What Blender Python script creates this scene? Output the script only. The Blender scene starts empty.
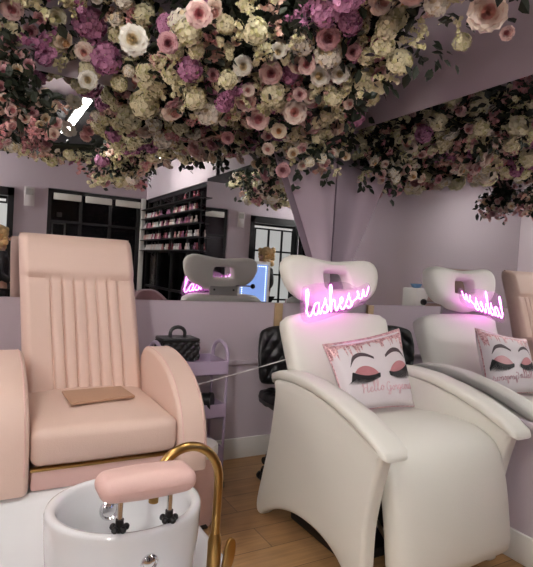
import bpy, bmesh, math, random
from math import sin, cos, pi, radians, sqrt
from mathutils import Vector, Matrix, noise

S = bpy.context.scene
COL = S.collection
random.seed(7)

# ------------------------------------------------------------------ camera, world, exposure
F_PX = 512.03
PITCH, ROLL, YAW = radians(-1.646), radians(3.411), radians(29.483)
Fw = Vector((sin(YAW)*cos(PITCH), cos(YAW)*cos(PITCH), sin(PITCH)))
R0 = Vector((cos(YAW), -sin(YAW), 0)); U0 = R0.cross(Fw)
Rt = cos(ROLL)*R0 + sin(ROLL)*U0; Up = -sin(ROLL)*R0 + cos(ROLL)*U0
EYE = Vector((0, 0, 1.35))
cam = bpy.data.cameras.new('camera'); co = bpy.data.objects.new('camera', cam); COL.objects.link(co)
M = Matrix((Rt, Up, -Fw)).transposed().to_4x4(); M.translation = EYE
co.matrix_world = M
cam.sensor_fit = 'VERTICAL'; cam.sensor_height = 24; cam.lens = 24*F_PX/567; cam.clip_start = .02
S.camera = co
w = bpy.data.worlds.new('world'); S.world = w; w.use_nodes = True
w.node_tree.nodes['Background'].inputs[0].default_value = (.9, .9, 1, 1)
w.node_tree.nodes['Background'].inputs[1].default_value = 0.05
S.view_settings.view_transform = 'Standard'; S.view_settings.look = 'None'
S.view_settings.exposure = 0.20; S.view_settings.gamma = 1; S.view_settings.use_curve_mapping = False
TUBE_STRENGTH = 30.0
FILL_PANEL_STRENGTH = 22.0  # panel, front, wall and back strengths drive the added fill lights
FILL_FRONT_STRENGTH = 60.0
FILL_WALL_STRENGTH = 150.0
FILL_BACK_STRENGTH = 9.0

# room numbers (metres): back wall, right wall, front wall, left wall, ceiling
YB, XR, YF, XL, ZC = 3.20, 2.352, -1.89, -1.5, 2.95
MT, MB, RB = 2.385, 1.109, 0.69      # mirror top, back mirror bottom, right mirror bottom

def at(px, py, axis, v):
    d = Fw + Rt*((px-266.5)/F_PX) - Up*((py-283.5)/F_PX)
    return EYE + d*((v-EYE[axis])/d[axis])

# ------------------------------------------------------------------ materials
def mat(name, col, rough=.5, metal=0, noise_amt=0, noise_scale=8, bump=0, bump_scale=60, coat=0, emit=None, es=0, spec=.5, sheen=0, trans=0, sss=0):
    m = bpy.data.materials.new(name); m.use_nodes = True
    nt = m.node_tree; b = nt.nodes['Principled BSDF']
    b.inputs['Base Color'].default_value = (*col, 1); b.inputs['Roughness'].default_value = rough
    b.inputs['Metallic'].default_value = metal; b.inputs['Specular IOR Level'].default_value = spec
    b.inputs['Coat Weight'].default_value = coat; b.inputs['Sheen Weight'].default_value = sheen
    b.inputs['Transmission Weight'].default_value = trans
    if emit: b.inputs['Emission Color'].default_value = (*emit, 1); b.inputs['Emission Strength'].default_value = es
    tc = nt.nodes.new('ShaderNodeTexCoord')
    if noise_amt:
        n = nt.nodes.new('ShaderNodeTexNoise'); n.inputs['Scale'].default_value = noise_scale; n.inputs['Detail'].default_value = 4
        nt.links.new(tc.outputs['Object'], n.inputs['Vector'])
        mx = nt.nodes.new('ShaderNodeMix'); mx.data_type = 'RGBA'
        mx.inputs[6].default_value = (*[c*(1-noise_amt) for c in col], 1); mx.inputs[7].default_value = (*[min(1, c*(1+noise_amt)) for c in col], 1)
        nt.links.new(n.outputs['Fac'], mx.inputs[0]); nt.links.new(mx.outputs[2], b.inputs['Base Color'])
    if bump:
        n = nt.nodes.new('ShaderNodeTexNoise'); n.inputs['Scale'].default_value = bump_scale; n.inputs['Detail'].default_value = 3
        nt.links.new(tc.outputs['Object'], n.inputs['Vector'])
        bp = nt.nodes.new('ShaderNodeBump'); bp.inputs['Strength'].default_value = bump; bp.inputs['Distance'].default_value = .01
        nt.links.new(n.outputs['Fac'], bp.inputs['Height']); nt.links.new(bp.outputs[0], b.inputs['Normal'])
    return m

def srgb(r, g, b):
    f = lambda c: ((c/255+.055)/1.055)**2.4 if c > 10 else c/255/12.92
    return (f(r), f(g), f(b))

LILAC = mat('lilac_paint', srgb(198, 184, 193), .6, noise_amt=.03, noise_scale=3, bump=.05, bump_scale=120)
WHITEPAINT = mat('white_gloss_paint', srgb(228, 226, 222), .35, noise_amt=.02)
CEILM = mat('ceiling_paint', srgb(196, 184, 192), .7, noise_amt=.03)
MIRROR = mat('mirror_glass', (.80, .81, .82), .0, 1)
BLACKM = mat('black_metal', srgb(22, 21, 23), .4, noise_amt=.1)
BLACKP = mat('black_plastic', srgb(20, 20, 22), .35, noise_amt=.1)
BLACKL = mat('black_leatherette', srgb(24, 23, 25), .38, noise_amt=.15, bump=.15, bump_scale=150)
PINKL = mat('pink_leather', srgb(219, 190, 176), .42, noise_amt=.03, noise_scale=5, bump=.12, bump_scale=220)
PINKP = mat('pink_trim_leather', srgb(220, 182, 174), .42, noise_amt=.03, bump=.1, bump_scale=220)
WHITEL = mat('white_leather', srgb(228, 225, 216), .4, noise_amt=.02, noise_scale=4, bump=.1, bump_scale=200)
CERAMIC = mat('white_acrylic', srgb(226, 226, 228), .12, noise_amt=.01, coat=.5)
GOLD = mat('brushed_gold', srgb(176, 140, 84), .28, 1, noise_amt=.06, noise_scale=30)
CHROME = mat('chrome', (.75, .75, .77), .12, 1)
LILACM = mat('lilac_metal', srgb(176, 158, 182), .4, noise_amt=.03)
TAN = mat('tan_leather', srgb(176, 138, 112), .45, noise_amt=.06, bump=.1, bump_scale=200)
GREYPL = mat('grey_plastic', srgb(170, 168, 164), .4, noise_amt=.03)
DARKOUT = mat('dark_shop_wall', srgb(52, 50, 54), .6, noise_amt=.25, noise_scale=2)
FROST = mat('white_blind_fabric', srgb(232, 230, 222), .7, noise_amt=.02)
GLOW = mat('lit_pane', (.8, .8, .8), .5, emit=(1, .98, .93), es=.55, noise_amt=.02)
TUBEM = mat('led_diffuser', (.9, .9, .9), .4, emit=(1, .965, .90), es=TUBE_STRENGTH)
FILLPANEL = mat('fill_panel', (.9, .9, .9), .4, emit=(1, .965, .90), es=FILL_PANEL_STRENGTH)  # glow of the fill panels added under the ceiling
FILLWALL = mat('wall_fill', (.9, .9, .9), .4, emit=(1, .965, .91), es=FILL_WALL_STRENGTH)  # glow of the added fill lights on the left wall
FILLBACK = mat('wall_fill_soft', (.9, .9, .9), .4, emit=(1, .965, .91), es=FILL_BACK_STRENGTH)
FILLPANELF = mat('fill_panel_front', (.9, .9, .9), .4, emit=(1, .965, .91), es=FILL_FRONT_STRENGTH)
NEON = mat('neon_tube', (.9, .5, .9), .3, emit=(1, .24, .92), es=7.5)
SCREEN = mat('blue_lit_mirror', (.1, .15, .3), .1, emit=(.30, .47, 1), es=.9)
LEDDOT = mat('led_dots', (.9, .95, 1), .3, emit=(.7, .85, 1), es=3)
BLUELED = mat('blue_led', (.2, .4, .8), .3, emit=(.25, .5, 1), es=.6)
WOODP = mat('pale_wood', srgb(190, 160, 122), .5, noise_amt=.12, noise_scale=25)
PAPER = mat('pale_plastic', srgb(214, 208, 208), .5, noise_amt=.03)
MAUVE = mat('mauve_velvet', srgb(150, 112, 118), .7, noise_amt=.08, sheen=.4)

def glass_mat():
    m = bpy.data.materials.new('clear_glass'); m.use_nodes = True; nt = m.node_tree; nt.nodes.clear()
    o = nt.nodes.new('ShaderNodeOutputMaterial'); t = nt.nodes.new('ShaderNodeBsdfTransparent'); g = nt.nodes.new('ShaderNodeBsdfGlossy')
    t.inputs[0].default_value = (.75, .76, .78, 1); g.inputs['Roughness'].default_value = .02
    fr = nt.nodes.new('ShaderNodeFresnel'); fr.inputs[0].default_value = 1.35
    mx = nt.nodes.new('ShaderNodeMixShader'); nt.links.new(fr.outputs[0], mx.inputs[0]); nt.links.new(t.outputs[0], mx.inputs[1]); nt.links.new(g.outputs[0], mx.inputs[2])
    nt.links.new(mx.outputs[0], o.inputs[0]); return m
GLASS = glass_mat()

def sheer_mat(name, col, tr, through):
    m = bpy.data.materials.new(name); m.use_nodes = True; nt = m.node_tree; nt.nodes.clear()
    o = nt.nodes.new('ShaderNodeOutputMaterial'); d = nt.nodes.new('ShaderNodeBsdfDiffuse'); l = nt.nodes.new('ShaderNodeBsdfTranslucent'); t = nt.nodes.new('ShaderNodeBsdfTransparent')
    d.inputs[0].default_value = (*col, 1); l.inputs[0].default_value = (*col, 1)
    a = nt.nodes.new('ShaderNodeMixShader'); a.inputs[0].default_value = tr; b = nt.nodes.new('ShaderNodeMixShader'); b.inputs[0].default_value = through
    nt.links.new(d.outputs[0], a.inputs[1]); nt.links.new(l.outputs[0], a.inputs[2]); nt.links.new(a.outputs[0], b.inputs[1]); nt.links.new(t.outputs[0], b.inputs[2]); nt.links.new(b.outputs[0], o.inputs[0])
    return m
SHEER = sheer_mat('lilac_sheer', srgb(226, 208, 220), .35, .10)
ACRYL = sheer_mat('pink_acrylic', (.95, .55, .92), .6, .84)

def wood_floor():
    m = mat('oak_planks', (.3, .2, .1), .38); nt = m.node_tree; b = nt.nodes['Principled BSDF']
    tc = nt.nodes['Texture Coordinate']
    br = nt.nodes.new('ShaderNodeTexBrick'); br.offset = .37; br.inputs['Scale'].default_value = 1
    br.inputs['Brick Width'].default_value = 1.3; br.inputs['Row Height'].default_value = .19; br.inputs['Mortar Size'].default_value = .002
    br.inputs['Color1'].default_value = (*srgb(190, 148, 102), 1); br.inputs['Color2'].default_value = (*srgb(166, 126, 84), 1); br.inputs['Mortar'].default_value = (*srgb(92, 66, 42), 1)
    nt.links.new(tc.outputs['Object'], br.inputs['Vector'])
    mp = nt.nodes.new('ShaderNodeMapping'); mp.inputs['Scale'].default_value = (1.6, 22, 1); nt.links.new(tc.outputs['Object'], mp.inputs[0])
    n = nt.nodes.new('ShaderNodeTexNoise'); n.inputs['Scale'].default_value = 2.2; n.inputs['Detail'].default_value = 6; n.inputs['Distortion'].default_value = .6
    nt.links.new(mp.outputs[0], n.inputs['Vector'])
    n2 = nt.nodes.new('ShaderNodeTexNoise'); n2.inputs['Scale'].default_value = 3.5; n2.inputs['Detail'].default_value = 2; nt.links.new(tc.outputs['Object'], n2.inputs['Vector'])
    ad = nt.nodes.new('ShaderNodeMath'); ad.operation = 'ADD'; nt.links.new(n.outputs['Fac'], ad.inputs[0]); nt.links.new(n2.outputs['Fac'], ad.inputs[1])
    mr = nt.nodes.new('ShaderNodeMapRange'); mr.inputs[1].default_value = .7; mr.inputs[2].default_value = 1.35; mr.inputs[3].default_value = .72; mr.inputs[4].default_value = 1.2
    nt.links.new(ad.outputs[0], mr.inputs[0])
    mx = nt.nodes.new('ShaderNodeMix'); mx.data_type = 'RGBA'; mx.blend_type = 'MULTIPLY'; mx.inputs[0].default_value = 1
    nt.links.new(br.outputs[0], mx.inputs[6]); nt.links.new(mr.outputs[0], mx.inputs[7]); nt.links.new(mx.outputs[2], b.inputs['Base Color'])
    return m
OAK = wood_floor()

def glitter_mat():
    m = mat('rose_glitter', srgb(206, 140, 150), .35, .3); nt = m.node_tree; b = nt.nodes['Principled BSDF']; tc = nt.nodes['Texture Coordinate']
    v = nt.nodes.new('ShaderNodeTexVoronoi'); v.inputs['Scale'].default_value = 140; nt.links.new(tc.outputs['Object'], v.inputs['Vector'])
    cr = nt.nodes.new('ShaderNodeValToRGB'); cr.color_ramp.elements[0].color = (*srgb(150, 84, 100), 1); cr.color_ramp.elements[1].color = (*srgb(246, 206, 206), 1)
    nt.links.new(v.outputs['Color'], cr.inputs[0]); nt.links.new(cr.outputs[0], b.inputs['Base Color']); return m
GLITTER = glitter_mat()
CUSHM = mat('satin_cushion', srgb(222, 212, 216), .45, noise_amt=.02, bump=.08, bump_scale=40)
BROWM = mat('brow_print', srgb(74, 58, 64), .6, noise_amt=.15, noise_scale=60)
LIDM = mat('rose_lid_print', srgb(190, 126, 132), .4, noise_amt=.12, noise_scale=40)
LASHM = mat('lash_print', srgb(22, 18, 22), .6, noise_amt=.1)
SCRIPT = mat('pink_script_print', srgb(214, 168, 178), .5, noise_amt=.04)

# ------------------------------------------------------------------ mesh helpers
def finish(name, bm, mats, parent=None, smooth=True, angle=40):
    me = bpy.data.meshes.new(name)
    bmesh.ops.recalc_face_normals(bm, faces=bm.faces[:])
    bm.to_mesh(me); bm.free()
    return link(name, me, mats, parent, smooth, angle)
def link(name, me, mats, parent=None, smooth=True, angle=40):
    me.materials.clear()
    for m in (mats if isinstance(mats, (list, tuple)) else [mats]): me.materials.append(m)
    if smooth:
        me.shade_smooth() if hasattr(me, 'shade_smooth') else None
        try: me.set_sharp_from_angle(angle=radians(angle))
        except Exception: pass
    o = bpy.data.objects.new(name, me); COL.objects.link(o)
    if parent: o.parent = parent; o.matrix_parent_inverse = Matrix.Translation(-parent.location) if parent.type == 'EMPTY' else Matrix.Identity(4)
    return o
def tag(o, label, cat, group=None, kind=None):
    o['label'] = label; o['category'] = cat
    if group: o['group'] = group
    if kind: o['kind'] = kind
    return o
def thing(name, label, cat, loc=(0, 0, 0), group=None):
    o = bpy.data.objects.new(name, None); COL.objects.link(o); o.location = loc; o.empty_display_size = .1
    return tag(o, label, cat, group)
def struct(o, label=None, cat=None):
    o['kind'] = 'structure'
    if label: o['label'] = label
    if cat: o['category'] = cat
    return o
def box(bm, lo, hi, bevel=0, seg=2):
    r = bmesh.ops.create_cube(bm, size=1)
    for v in r['verts']: v.co = Vector([lo[i] + (v.co[i]+.5)*(hi[i]-lo[i]) for i in range(3)])
    if bevel:
        es = list({e for v in r['verts'] for e in v.link_edges})
        bmesh.ops.bevel(bm, geom=es, offset=bevel, segments=seg, profile=.5, affect='EDGES')
    return bm
def boxo(name, lo, hi, m, parent=None, bevel=0, seg=2):
    return finish(name, box(bmesh.new(), lo, hi, bevel, seg), m, parent, bool(bevel))
def frame_of(t):
    t = t.normalized(); a = Vector((0, 0, 1)) if abs(t.z) < .9 else Vector((1, 0, 0))
    n = t.cross(a).normalized(); return n, t.cross(n).normalized()
def tube(bm, pts, r, n=8, cap=True, closed=False):
    pts = [Vector(p) for p in pts]; rings = []; L = len(pts)
    nn = None
    for i, p in enumerate(pts):
        if closed: t = pts[(i+1) % L]-pts[i-1]
        else: t = pts[min(i+1, L-1)]-pts[max(i-1, 0)]
        if t.length < 1e-9: t = Vector((0, 0, 1))
        t.normalize()
        if nn is None: nn, _ = frame_of(t)
        nn = (nn - t*nn.dot(t))
        if nn.length < 1e-6: nn, _ = frame_of(t)
        nn.normalize(); bb = t.cross(nn)
        rr = r[i] if isinstance(r, (list, tuple)) else r
        rings.append([bm.verts.new(p + rr*(cos(2*pi*k/n)*nn + sin(2*pi*k/n)*bb)) for k in range(n)])
    for i in range(L if closed else L-1):
        a, b = rings[i], rings[(i+1) % L]
        for k in range(n): bm.faces.new((a[k], a[(k+1) % n], b[(k+1) % n], b[k]))
    if cap and not closed: bm.faces.new(rings[0][::-1]); bm.faces.new(rings[-1])
    return bm
def lathe(bm, prof, c=(0, 0, 0), n=32, sx=1, sy=1):
    c = Vector(c); rings = []
    for r, z in prof: rings.append([bm.verts.new(c+Vector((r*sx*cos(2*pi*k/n), r*sy*sin(2*pi*k/n), z))) for k in range(n)])
    for a, b in zip(rings, rings[1:]):
        for k in range(n): bm.faces.new((a[k], a[(k+1) % n], b[(k+1) % n], b[k]))
    bm.faces.new(rings[0][::-1]); bm.faces.new(rings[-1]); return bm
def loft(bm, rings, closed=True, caps=True):
    R = [[bm.verts.new(p) for p in r] for r in rings]; n = len(R[0])
    for a, b in zip(R, R[1:]):
        for k in range(n if closed else n-1): bm.faces.new((a[k], a[(k+1) % n], b[(k+1) % n], b[k]))
    if caps: bm.faces.new(R[0][::-1]); bm.faces.new(R[-1])
    return bm
def spline(pts, n=8, closed=False):
    pts = [Vector(p) if len(p) == 3 else Vector((*p, 0)) for p in pts]; out = []; L = len(pts)
    for i in range(L if closed else L-1):
        g = (lambda k: pts[k % L]) if closed else (lambda k: pts[max(0, min(L-1, k))])
        p0, p1, p2, p3 = g(i-1), g(i), g(i+1), g(i+2)
        for j in range(n):
            t = j/n
            out.append(.5*((2*p1)+(p2-p0)*t+(2*p0-5*p1+4*p2-p3)*t*t+(3*p1-p0-3*p2+p3)*t**3))
    if not closed: out.append(pts[-1])
    return out
def plate(outline, thick, bevel, holes=(), res=3):
    """solid plate in local XY with rounded rim: returns mesh"""
    cu = bpy.data.curves.new('tmp', 'CURVE'); cu.dimensions = '2D'; cu.fill_mode = 'BOTH'
    for pts in [outline, *holes]:
        s = cu.splines.new('POLY'); s.points.add(len(pts)-1); s.use_cyclic_u = True
        for i, p in enumerate(pts): s.points[i].co = (p[0], p[1], 0, 1)
    cu.extrude = max(.0001, thick/2-bevel); cu.bevel_depth = bevel; cu.bevel_resolution = res; cu.offset = -bevel
    o = bpy.data.objects.new('tmp', cu); COL.objects.link(o)
    dg = bpy.context.evaluated_depsgraph_get()
    me = bpy.data.meshes.new_from_object(o.evaluated_get(dg)); bpy.data.objects.remove(o); bpy.data.curves.remove(cu)
    bm = bmesh.new(); bm.from_mesh(me); bmesh.ops.remove_doubles(bm, verts=bm.verts[:], dist=1e-4); bmesh.ops.recalc_face_normals(bm, faces=bm.faces[:]); bm.to_mesh(me); bm.free()
    return me
def plateo(name, outline, thick, bevel, mtx, m, parent=None, holes=(), res=3, angle=50):
    me = plate(outline, thick, bevel, holes, res); me.transform(mtx); return link(name, me, m, parent, True, angle)
YZ = Matrix(((0, 0, 1, 0), (1, 0, 0, 0), (0, 1, 0, 0), (0, 0, 0, 1)))   # local (a,b,n) -> world (n,a,b)
XZ = Matrix(((1, 0, 0, 0), (0, 0, -1, 0), (0, 1, 0, 0), (0, 0, 0, 1)))  # local (a,b,n) -> world (a,-n,b)
def T(x, y, z): return Matrix.Translation((x, y, z))

# ------------------------------------------------------------------ room
struct(boxo('floor', (XL-1.1, YF-2.6, -.05), (XR+1.2, YB+.1, 0), OAK))
struct(boxo('ceiling', (XL-.1, YF-.1, ZC), (XR+.1, YB+.1, ZC+.05), CEILM))
struct(boxo('wall_back', (XL-.1, YB, 0), (XR+.1, YB+.1, ZC), LILAC))
struct(boxo('wall_left', (XL-.1, YF-.1, 0), (XL, YB, ZC), LILAC))
bm = bmesh.new(); box(bm, (XR, .65, 0), (XR+.1, YB, ZC)); box(bm, (XR, YF, MT-.03), (XR+.1, .65, ZC))
struct(finish('wall_right', bm, LILAC, None, False))
bm = bmesh.new()   # front wall with a door opening and a window opening
box(bm, (XL, YF-.1, 0), (-.62, YF, ZC)); box(bm, (-.62, YF-.1, 2.3), (.42, YF, ZC)); box(bm, (.42, YF-.1, 0), (.87, YF, ZC)); box(bm, (.87, YF-.1, 2.36), (XR+.1, YF, ZC))
struct(finish('wall_front', bm, LILAC, None, False))
def skirting(name, lo, hi): struct(boxo(name, lo, hi, WHITEPAINT, None, .006))
skirting('baseboard_back', (XL, YB-.02, 0), (XR, YB, .145)); skirting('baseboard_right', (XR-.02, .65, 0), (XR, YB-.02, .145)); skirting('baseboard_left', (XL, YF, 0), (XL+.02, YB-.02, .145))
struct(boxo('trim_1', (XL, YB-.022, .665), (XR, YB, .70), LILAC, None, .008))       # dado rail
struct(boxo('trim_2', (XR-.022, .65, .655), (XR, YB-.022, .69), LILAC, None, .008))
struct(boxo('trim_3', (XR-.09, YF, 0), (XR-.02, YF+.05, 2.36), WHITEPAINT, None, .004))   # white post in the front corner
tag(boxo('wall_mirror', (.055, YB-.006, MB), (XR-.006, YB, MT), MIRROR), 'wide frameless wall mirror on the back wall behind the pink chair', 'mirror')
tag(boxo('wall_mirror', (XR-.006, .66, RB), (XR, YB, MT), MIRROR), 'large frameless wall mirror on the right wall beside the white chair', 'mirror')

# front window, side glazing, door and the dark shop beyond them
def glazing(name, o, u, W, z0, z1, cols, bars, label, cat):
    """frame in the plane through o along unit u"""
    o = Vector(o); u = Vector(u); nrm = Vector((u.y, -u.x, 0))*.025
    root = bpy.data.objects.new(name, None); COL.objects.link(root); root.location = o; struct(root, label, cat)
    def bar(bm, a0, a1, b0, b1):
        P = [o+u*a0, o+u*a1]; c = [p+s*nrm for p in P for s in (-1, 1)]
        box(bm, [min(p[i] for p in c) for i in (0, 1)]+[b0], [max(p[i] for p in c) for i in (0, 1)]+[b1])
    bm = bmesh.new(); t = .05
    for k in range(cols+1):
        a = (W-t)*k/cols; bar(bm, a, a+t, z0, z1)
    for zb in [z0, *bars, z1-t]: bar(bm, 0, W, zb, zb+(t if zb in (z0, z1-t) else .035))
    finish('window_frame', bm, BLACKM, root, False)
    for k in range(cols):
        bm = bmesh.new(); a0 = (W-t)*k/cols+t; a1 = (W-t)*(k+1)/cols
        P = [o+u*a0, o+u*a1]; n2 = nrm*.15; c = [p+s*n2 for p in P for s in (-1, 1)]
        box(bm, [min(p[i] for p in c) for i in (0, 1)]+[z0+t], [max(p[i] for p in c) for i in (0, 1)]+[z1-t])
        finish('pane', bm, GLASS, root, False)
    return root
glazing('window_1', (.875, YF-.05, 0), (1, 0, 0), XR-.09-.875, 0, 2.355, 3, (.95, 1.86), 'black framed glazing in the front wall', 'window')
glazing('window_2', (XR+.05, YF, 0), (0, 1, 0), .65-YF, 0, 2.355, 4, (.95, 1.50), 'black framed glazing along the right wall behind the nail polish', 'window')
for k in range(3):
    a = .945+k*.457
    tag(boxo('roller_blind', (a, YF-.02, 2.20), (a+.40, YF+.012, 2.30), FROST, None, .012), ['white rolled blind at the top of the front window pane nearest the wall panel', 'white rolled blind at the top of the middle front window pane', 'white rolled blind at the top of the front window pane by the corner post'][k], 'blind', 'rolled blinds in the front window')
# shop beyond the glazing
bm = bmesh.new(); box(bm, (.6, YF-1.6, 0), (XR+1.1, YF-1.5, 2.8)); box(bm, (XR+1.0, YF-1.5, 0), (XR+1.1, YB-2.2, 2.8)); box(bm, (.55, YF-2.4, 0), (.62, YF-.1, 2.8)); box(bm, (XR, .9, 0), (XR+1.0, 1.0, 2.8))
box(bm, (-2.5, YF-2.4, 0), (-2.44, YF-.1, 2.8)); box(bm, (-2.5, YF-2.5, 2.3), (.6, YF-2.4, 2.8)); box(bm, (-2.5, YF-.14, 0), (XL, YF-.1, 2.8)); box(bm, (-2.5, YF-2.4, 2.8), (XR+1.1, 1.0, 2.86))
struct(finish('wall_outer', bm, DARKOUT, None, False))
# sign frames on the dark wall beyond the glass
r = thing('framed_notice', 'white square outline frame hung on the dark wall beyond the glass', 'frame', (1.25, YF-1.49, 1.6))
bm = bmesh.new()
for lo, hi in [((1.10, YF-1.5, 1.62), (1.34, YF-1.48, 1.65)), ((1.10, YF-1.5, 1.92), (1.34, YF-1.48, 1.95)), ((1.10, YF-1.5, 1.62), (1.13, YF-1.48, 1.95)), ((1.31, YF-1.5, 1.62), (1.34, YF-1.48, 1.95))]: box(bm, lo, hi)
finish('frame', bm, FROST, r, False); boxo('backing', (1.13, YF-1.5, 1.65), (1.31, YF-1.49, 1.92), DARKOUT, r)
tag(boxo('notice', (1.18, YF-1.5, 2.05), (1.27, YF-1.485, 2.13), FROST, None, .003), 'small white notice above the square frame beyond the glass', 'notice')
# doorway with open leaf
d = bpy.data.objects.new('door_1', None); COL.objects.link(d); d.location = (-.1, YF, 0); struct(d, 'black framed doorway in the front wall', 'door')
bm = bmesh.new(); box(bm, (-.62, YF-.11, 0), (-.54, YF+.02, 2.3)); box(bm, (.34, YF-.11, 0), (.42, YF+.02, 2.3)); box(bm, (-.62, YF-.11, 2.18), (.42, YF+.02, 2.3)); finish('door_frame', bm, BLACKM, d, False)
bm = bmesh.new()
for lo, hi in [((-.66, YF+.03, .02), (-.62, YF+.13, 2.17)), ((-.66, YF+.80, .02), (-.62, YF+.90, 2.17)), ((-.66, YF+.03, .02), (-.62, YF+.9, .2)), ((-.66, YF+.03, 2.02), (-.62, YF+.9, 2.17)), ((-.66, YF+.03, 1.0), (-.62, YF+.9, 1.05))]: box(bm, lo, hi)
lf = finish('door_leaf', bm, BLACKM, d, False)
boxo('door_pane', (-.645, YF+.13, .2), (-.635, YF+.8, 2.02), GLASS, d)
bm = bmesh.new(); tube(bm, [(-.60, YF+.84, .95), (-.57, YF+.84, .95), (-.57, YF+.84, 1.15), (-.60, YF+.84, 1.15)], .01); finish('door_handle', bm, CHROME, d)
tag(boxo('light_strip', (-.52, YF-.1, 2.10), (.32, YF-.06, 2.135), GLOW), 'thin lit strip under the head of the black doorway', 'light')
glz = bpy.data.objects.new('window_3', None); COL.objects.link(glz); glz.location = (-.2, YF-2.4, 0); struct(glz, 'bright street window seen through the doorway', 'window')
boxo('pane', (-2.44, YF-2.42, 0), (.55, YF-2.40, 2.3), GLOW, glz)
bm = bmesh.new()
for k in range(9): box(bm, (-2.44+k*.369, YF-2.40, 0), (-2.40+k*.369, YF-2.36, 2.3))
for z in (0, .6, 1.2, 1.75, 2.27): box(bm, (-2.44, YF-2.40, z), (.55, YF-2.36, z+.04))
finish('window_frame', bm, BLACKM, glz, False)
r = thing('wall_panel', 'pale control panel on the front wall between door and window', 'panel', (.62, YF, 2.1))
boxo('cover', (.55, YF, 2.06), (.69, YF+.02, 2.34), PAPER, r, .005); boxo('display', (.57, YF+.02, 2.22), (.67, YF+.023, 2.31), GREYPL, r)

# lamps: a slim LED batten seen in the mirror, plus added fill lights
def batten(x, y0, y1, z, label):
    r = thing('ceiling_light', label, 'light', (x, (y0+y1)/2, z), 'slim white light battens under the ceiling')
    boxo('diffuser', (x-.035, y0, z-.02), (x+.035, y1, z), TUBEM, r, .008)
    boxo('housing', (x-.03, y0-.01, z), (x+.03, y1+.01, z+.035), WHITEPAINT, r, .005)
    bm = bmesh.new()
    for y in (y0+.15, y1-.15): tube(bm, [(x, y, z+.03), (x, y, ZC)], .003, 6)
    finish('wire', bm, CHROME, r)
batten(.76, .40, 1.78, 2.70, 'slim lit batten light seen in the mirror at upper left')
def panel(x, y, label, pm=None):  # added fill panels, kept out of sight, to brighten chairs and walls
    r = thing('fill_panel_light', label, 'light', (x, y, ZC-.05), 'added square ceiling fill lights')
    boxo('diffuser', (x-.27, y-.27, ZC-.03), (x+.27, y+.27, ZC-.012), pm or FILLPANEL, r)
    bm = bmesh.new()
    for lo, hi in (((-.3, -.3), (.3, -.27)), ((-.3, .27), (.3, .3)), ((-.3, -.27), (-.27, .27)), ((.27, -.27), (.3, .27))): box(bm, (x+lo[0], y+lo[1], ZC-.13), (x+hi[0], y+hi[1], ZC))
    finish('trim', bm, WHITEPAINT, r, False)
panel(-.62, 1.25, 'added square ceiling fill light nearest the back wall on the left')
panel(-.75, -.6, 'added square ceiling fill light nearest the front wall on the left')
panel(-.45, -1.42, 'added square ceiling fill light nearest the black doorway', FILLPANELF)
panel(.65, -1.42, 'added square ceiling fill light in the middle of the front row', FILLPANELF)
panel(1.75, -1.42, 'added square ceiling fill light in the corner by the white post', FILLPANELF)
def fill_wall_light(y0, y1, z0, z1, m, label):  # invented fill light, placed where neither camera nor mirrors show it
    r = thing('fill_wall_light', label, 'light', (XL, (y0+y1)/2, (z0+z1)/2))
    boxo('diffuser', (XL+.03, y0+.02, z0+.02), (XL+.05, y1-.02, z1-.02), m, r, .005)
    bm = bmesh.new(); box(bm, (XL, y0, z0), (XL+.03, y1, z1)); box(bm, (XL+.03, y0, z0), (XL+.07, y0+.015, z1)); box(bm, (XL+.03, y1-.015, z0), (XL+.07, y1, z1)); box(bm, (XL+.03, y0+.015, z0), (XL+.07, y1-.015, z0+.015)); box(bm, (XL+.03, y0+.015, z1-.015), (XL+.07, y1-.015, z1))
    finish('housing', bm, WHITEPAINT, r, False)
fill_wall_light(-1.87, -1.50, 1.95, 2.65, FILLWALL, 'added upright fill light on the left wall in the front corner')
fill_wall_light(2.45, 3.05, 1.75, 2.35, FILLBACK, 'added square fill light on the left wall near the back corner')
batten(1.98, -.6, .8, 2.72, 'added slim fill batten hung nearest the right wall')  # extra batten added out of view as fill from the right

# ------------------------------------------------------------------ pink pedicure chair
pc = thing('pedicure_chair', 'pale pink leather pedicure armchair with channelled back on white base', 'chair', (.46, 2.3, 0))
boxo('front_panel', (.195, 1.995, .485), (.745, 2.6, .565), PINKP, pc, .015)
boxo('gold_trim', (.192, 1.988, .562), (.748, 2.02, .572), GOLD, pc, .003)
def puffbox(lo, hi, r, puff, n=14):
    bm = bmesh.new(); box(bm, lo, hi, r, 5)
    bmesh.ops.subdivide_edges(bm, edges=[e for e in bm.edges if e.calc_length() > .12], cuts=8, use_grid_fill=True)
    c = [(lo[i]+hi[i])/2 for i in range(3)]; h = [(hi[i]-lo[i])/2 for i in range(3)]
    for v in bm.verts:
        q = [(v.co[i]-c[i])/h[i] for i in range(3)]
        v.co.z += puff*(1-min(1, q[0]**2))*(1-min(1, q[1]**2))*q[2]
        v.co.y += .5*puff*(1-min(1, q[0]**2))*(1-min(1, q[2]**2))*q[1]
    return bm
finish('seat', puffbox((.192, 1.985, .575), (.748, 2.66, .715), .035, .03), PINKL, pc)
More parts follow.
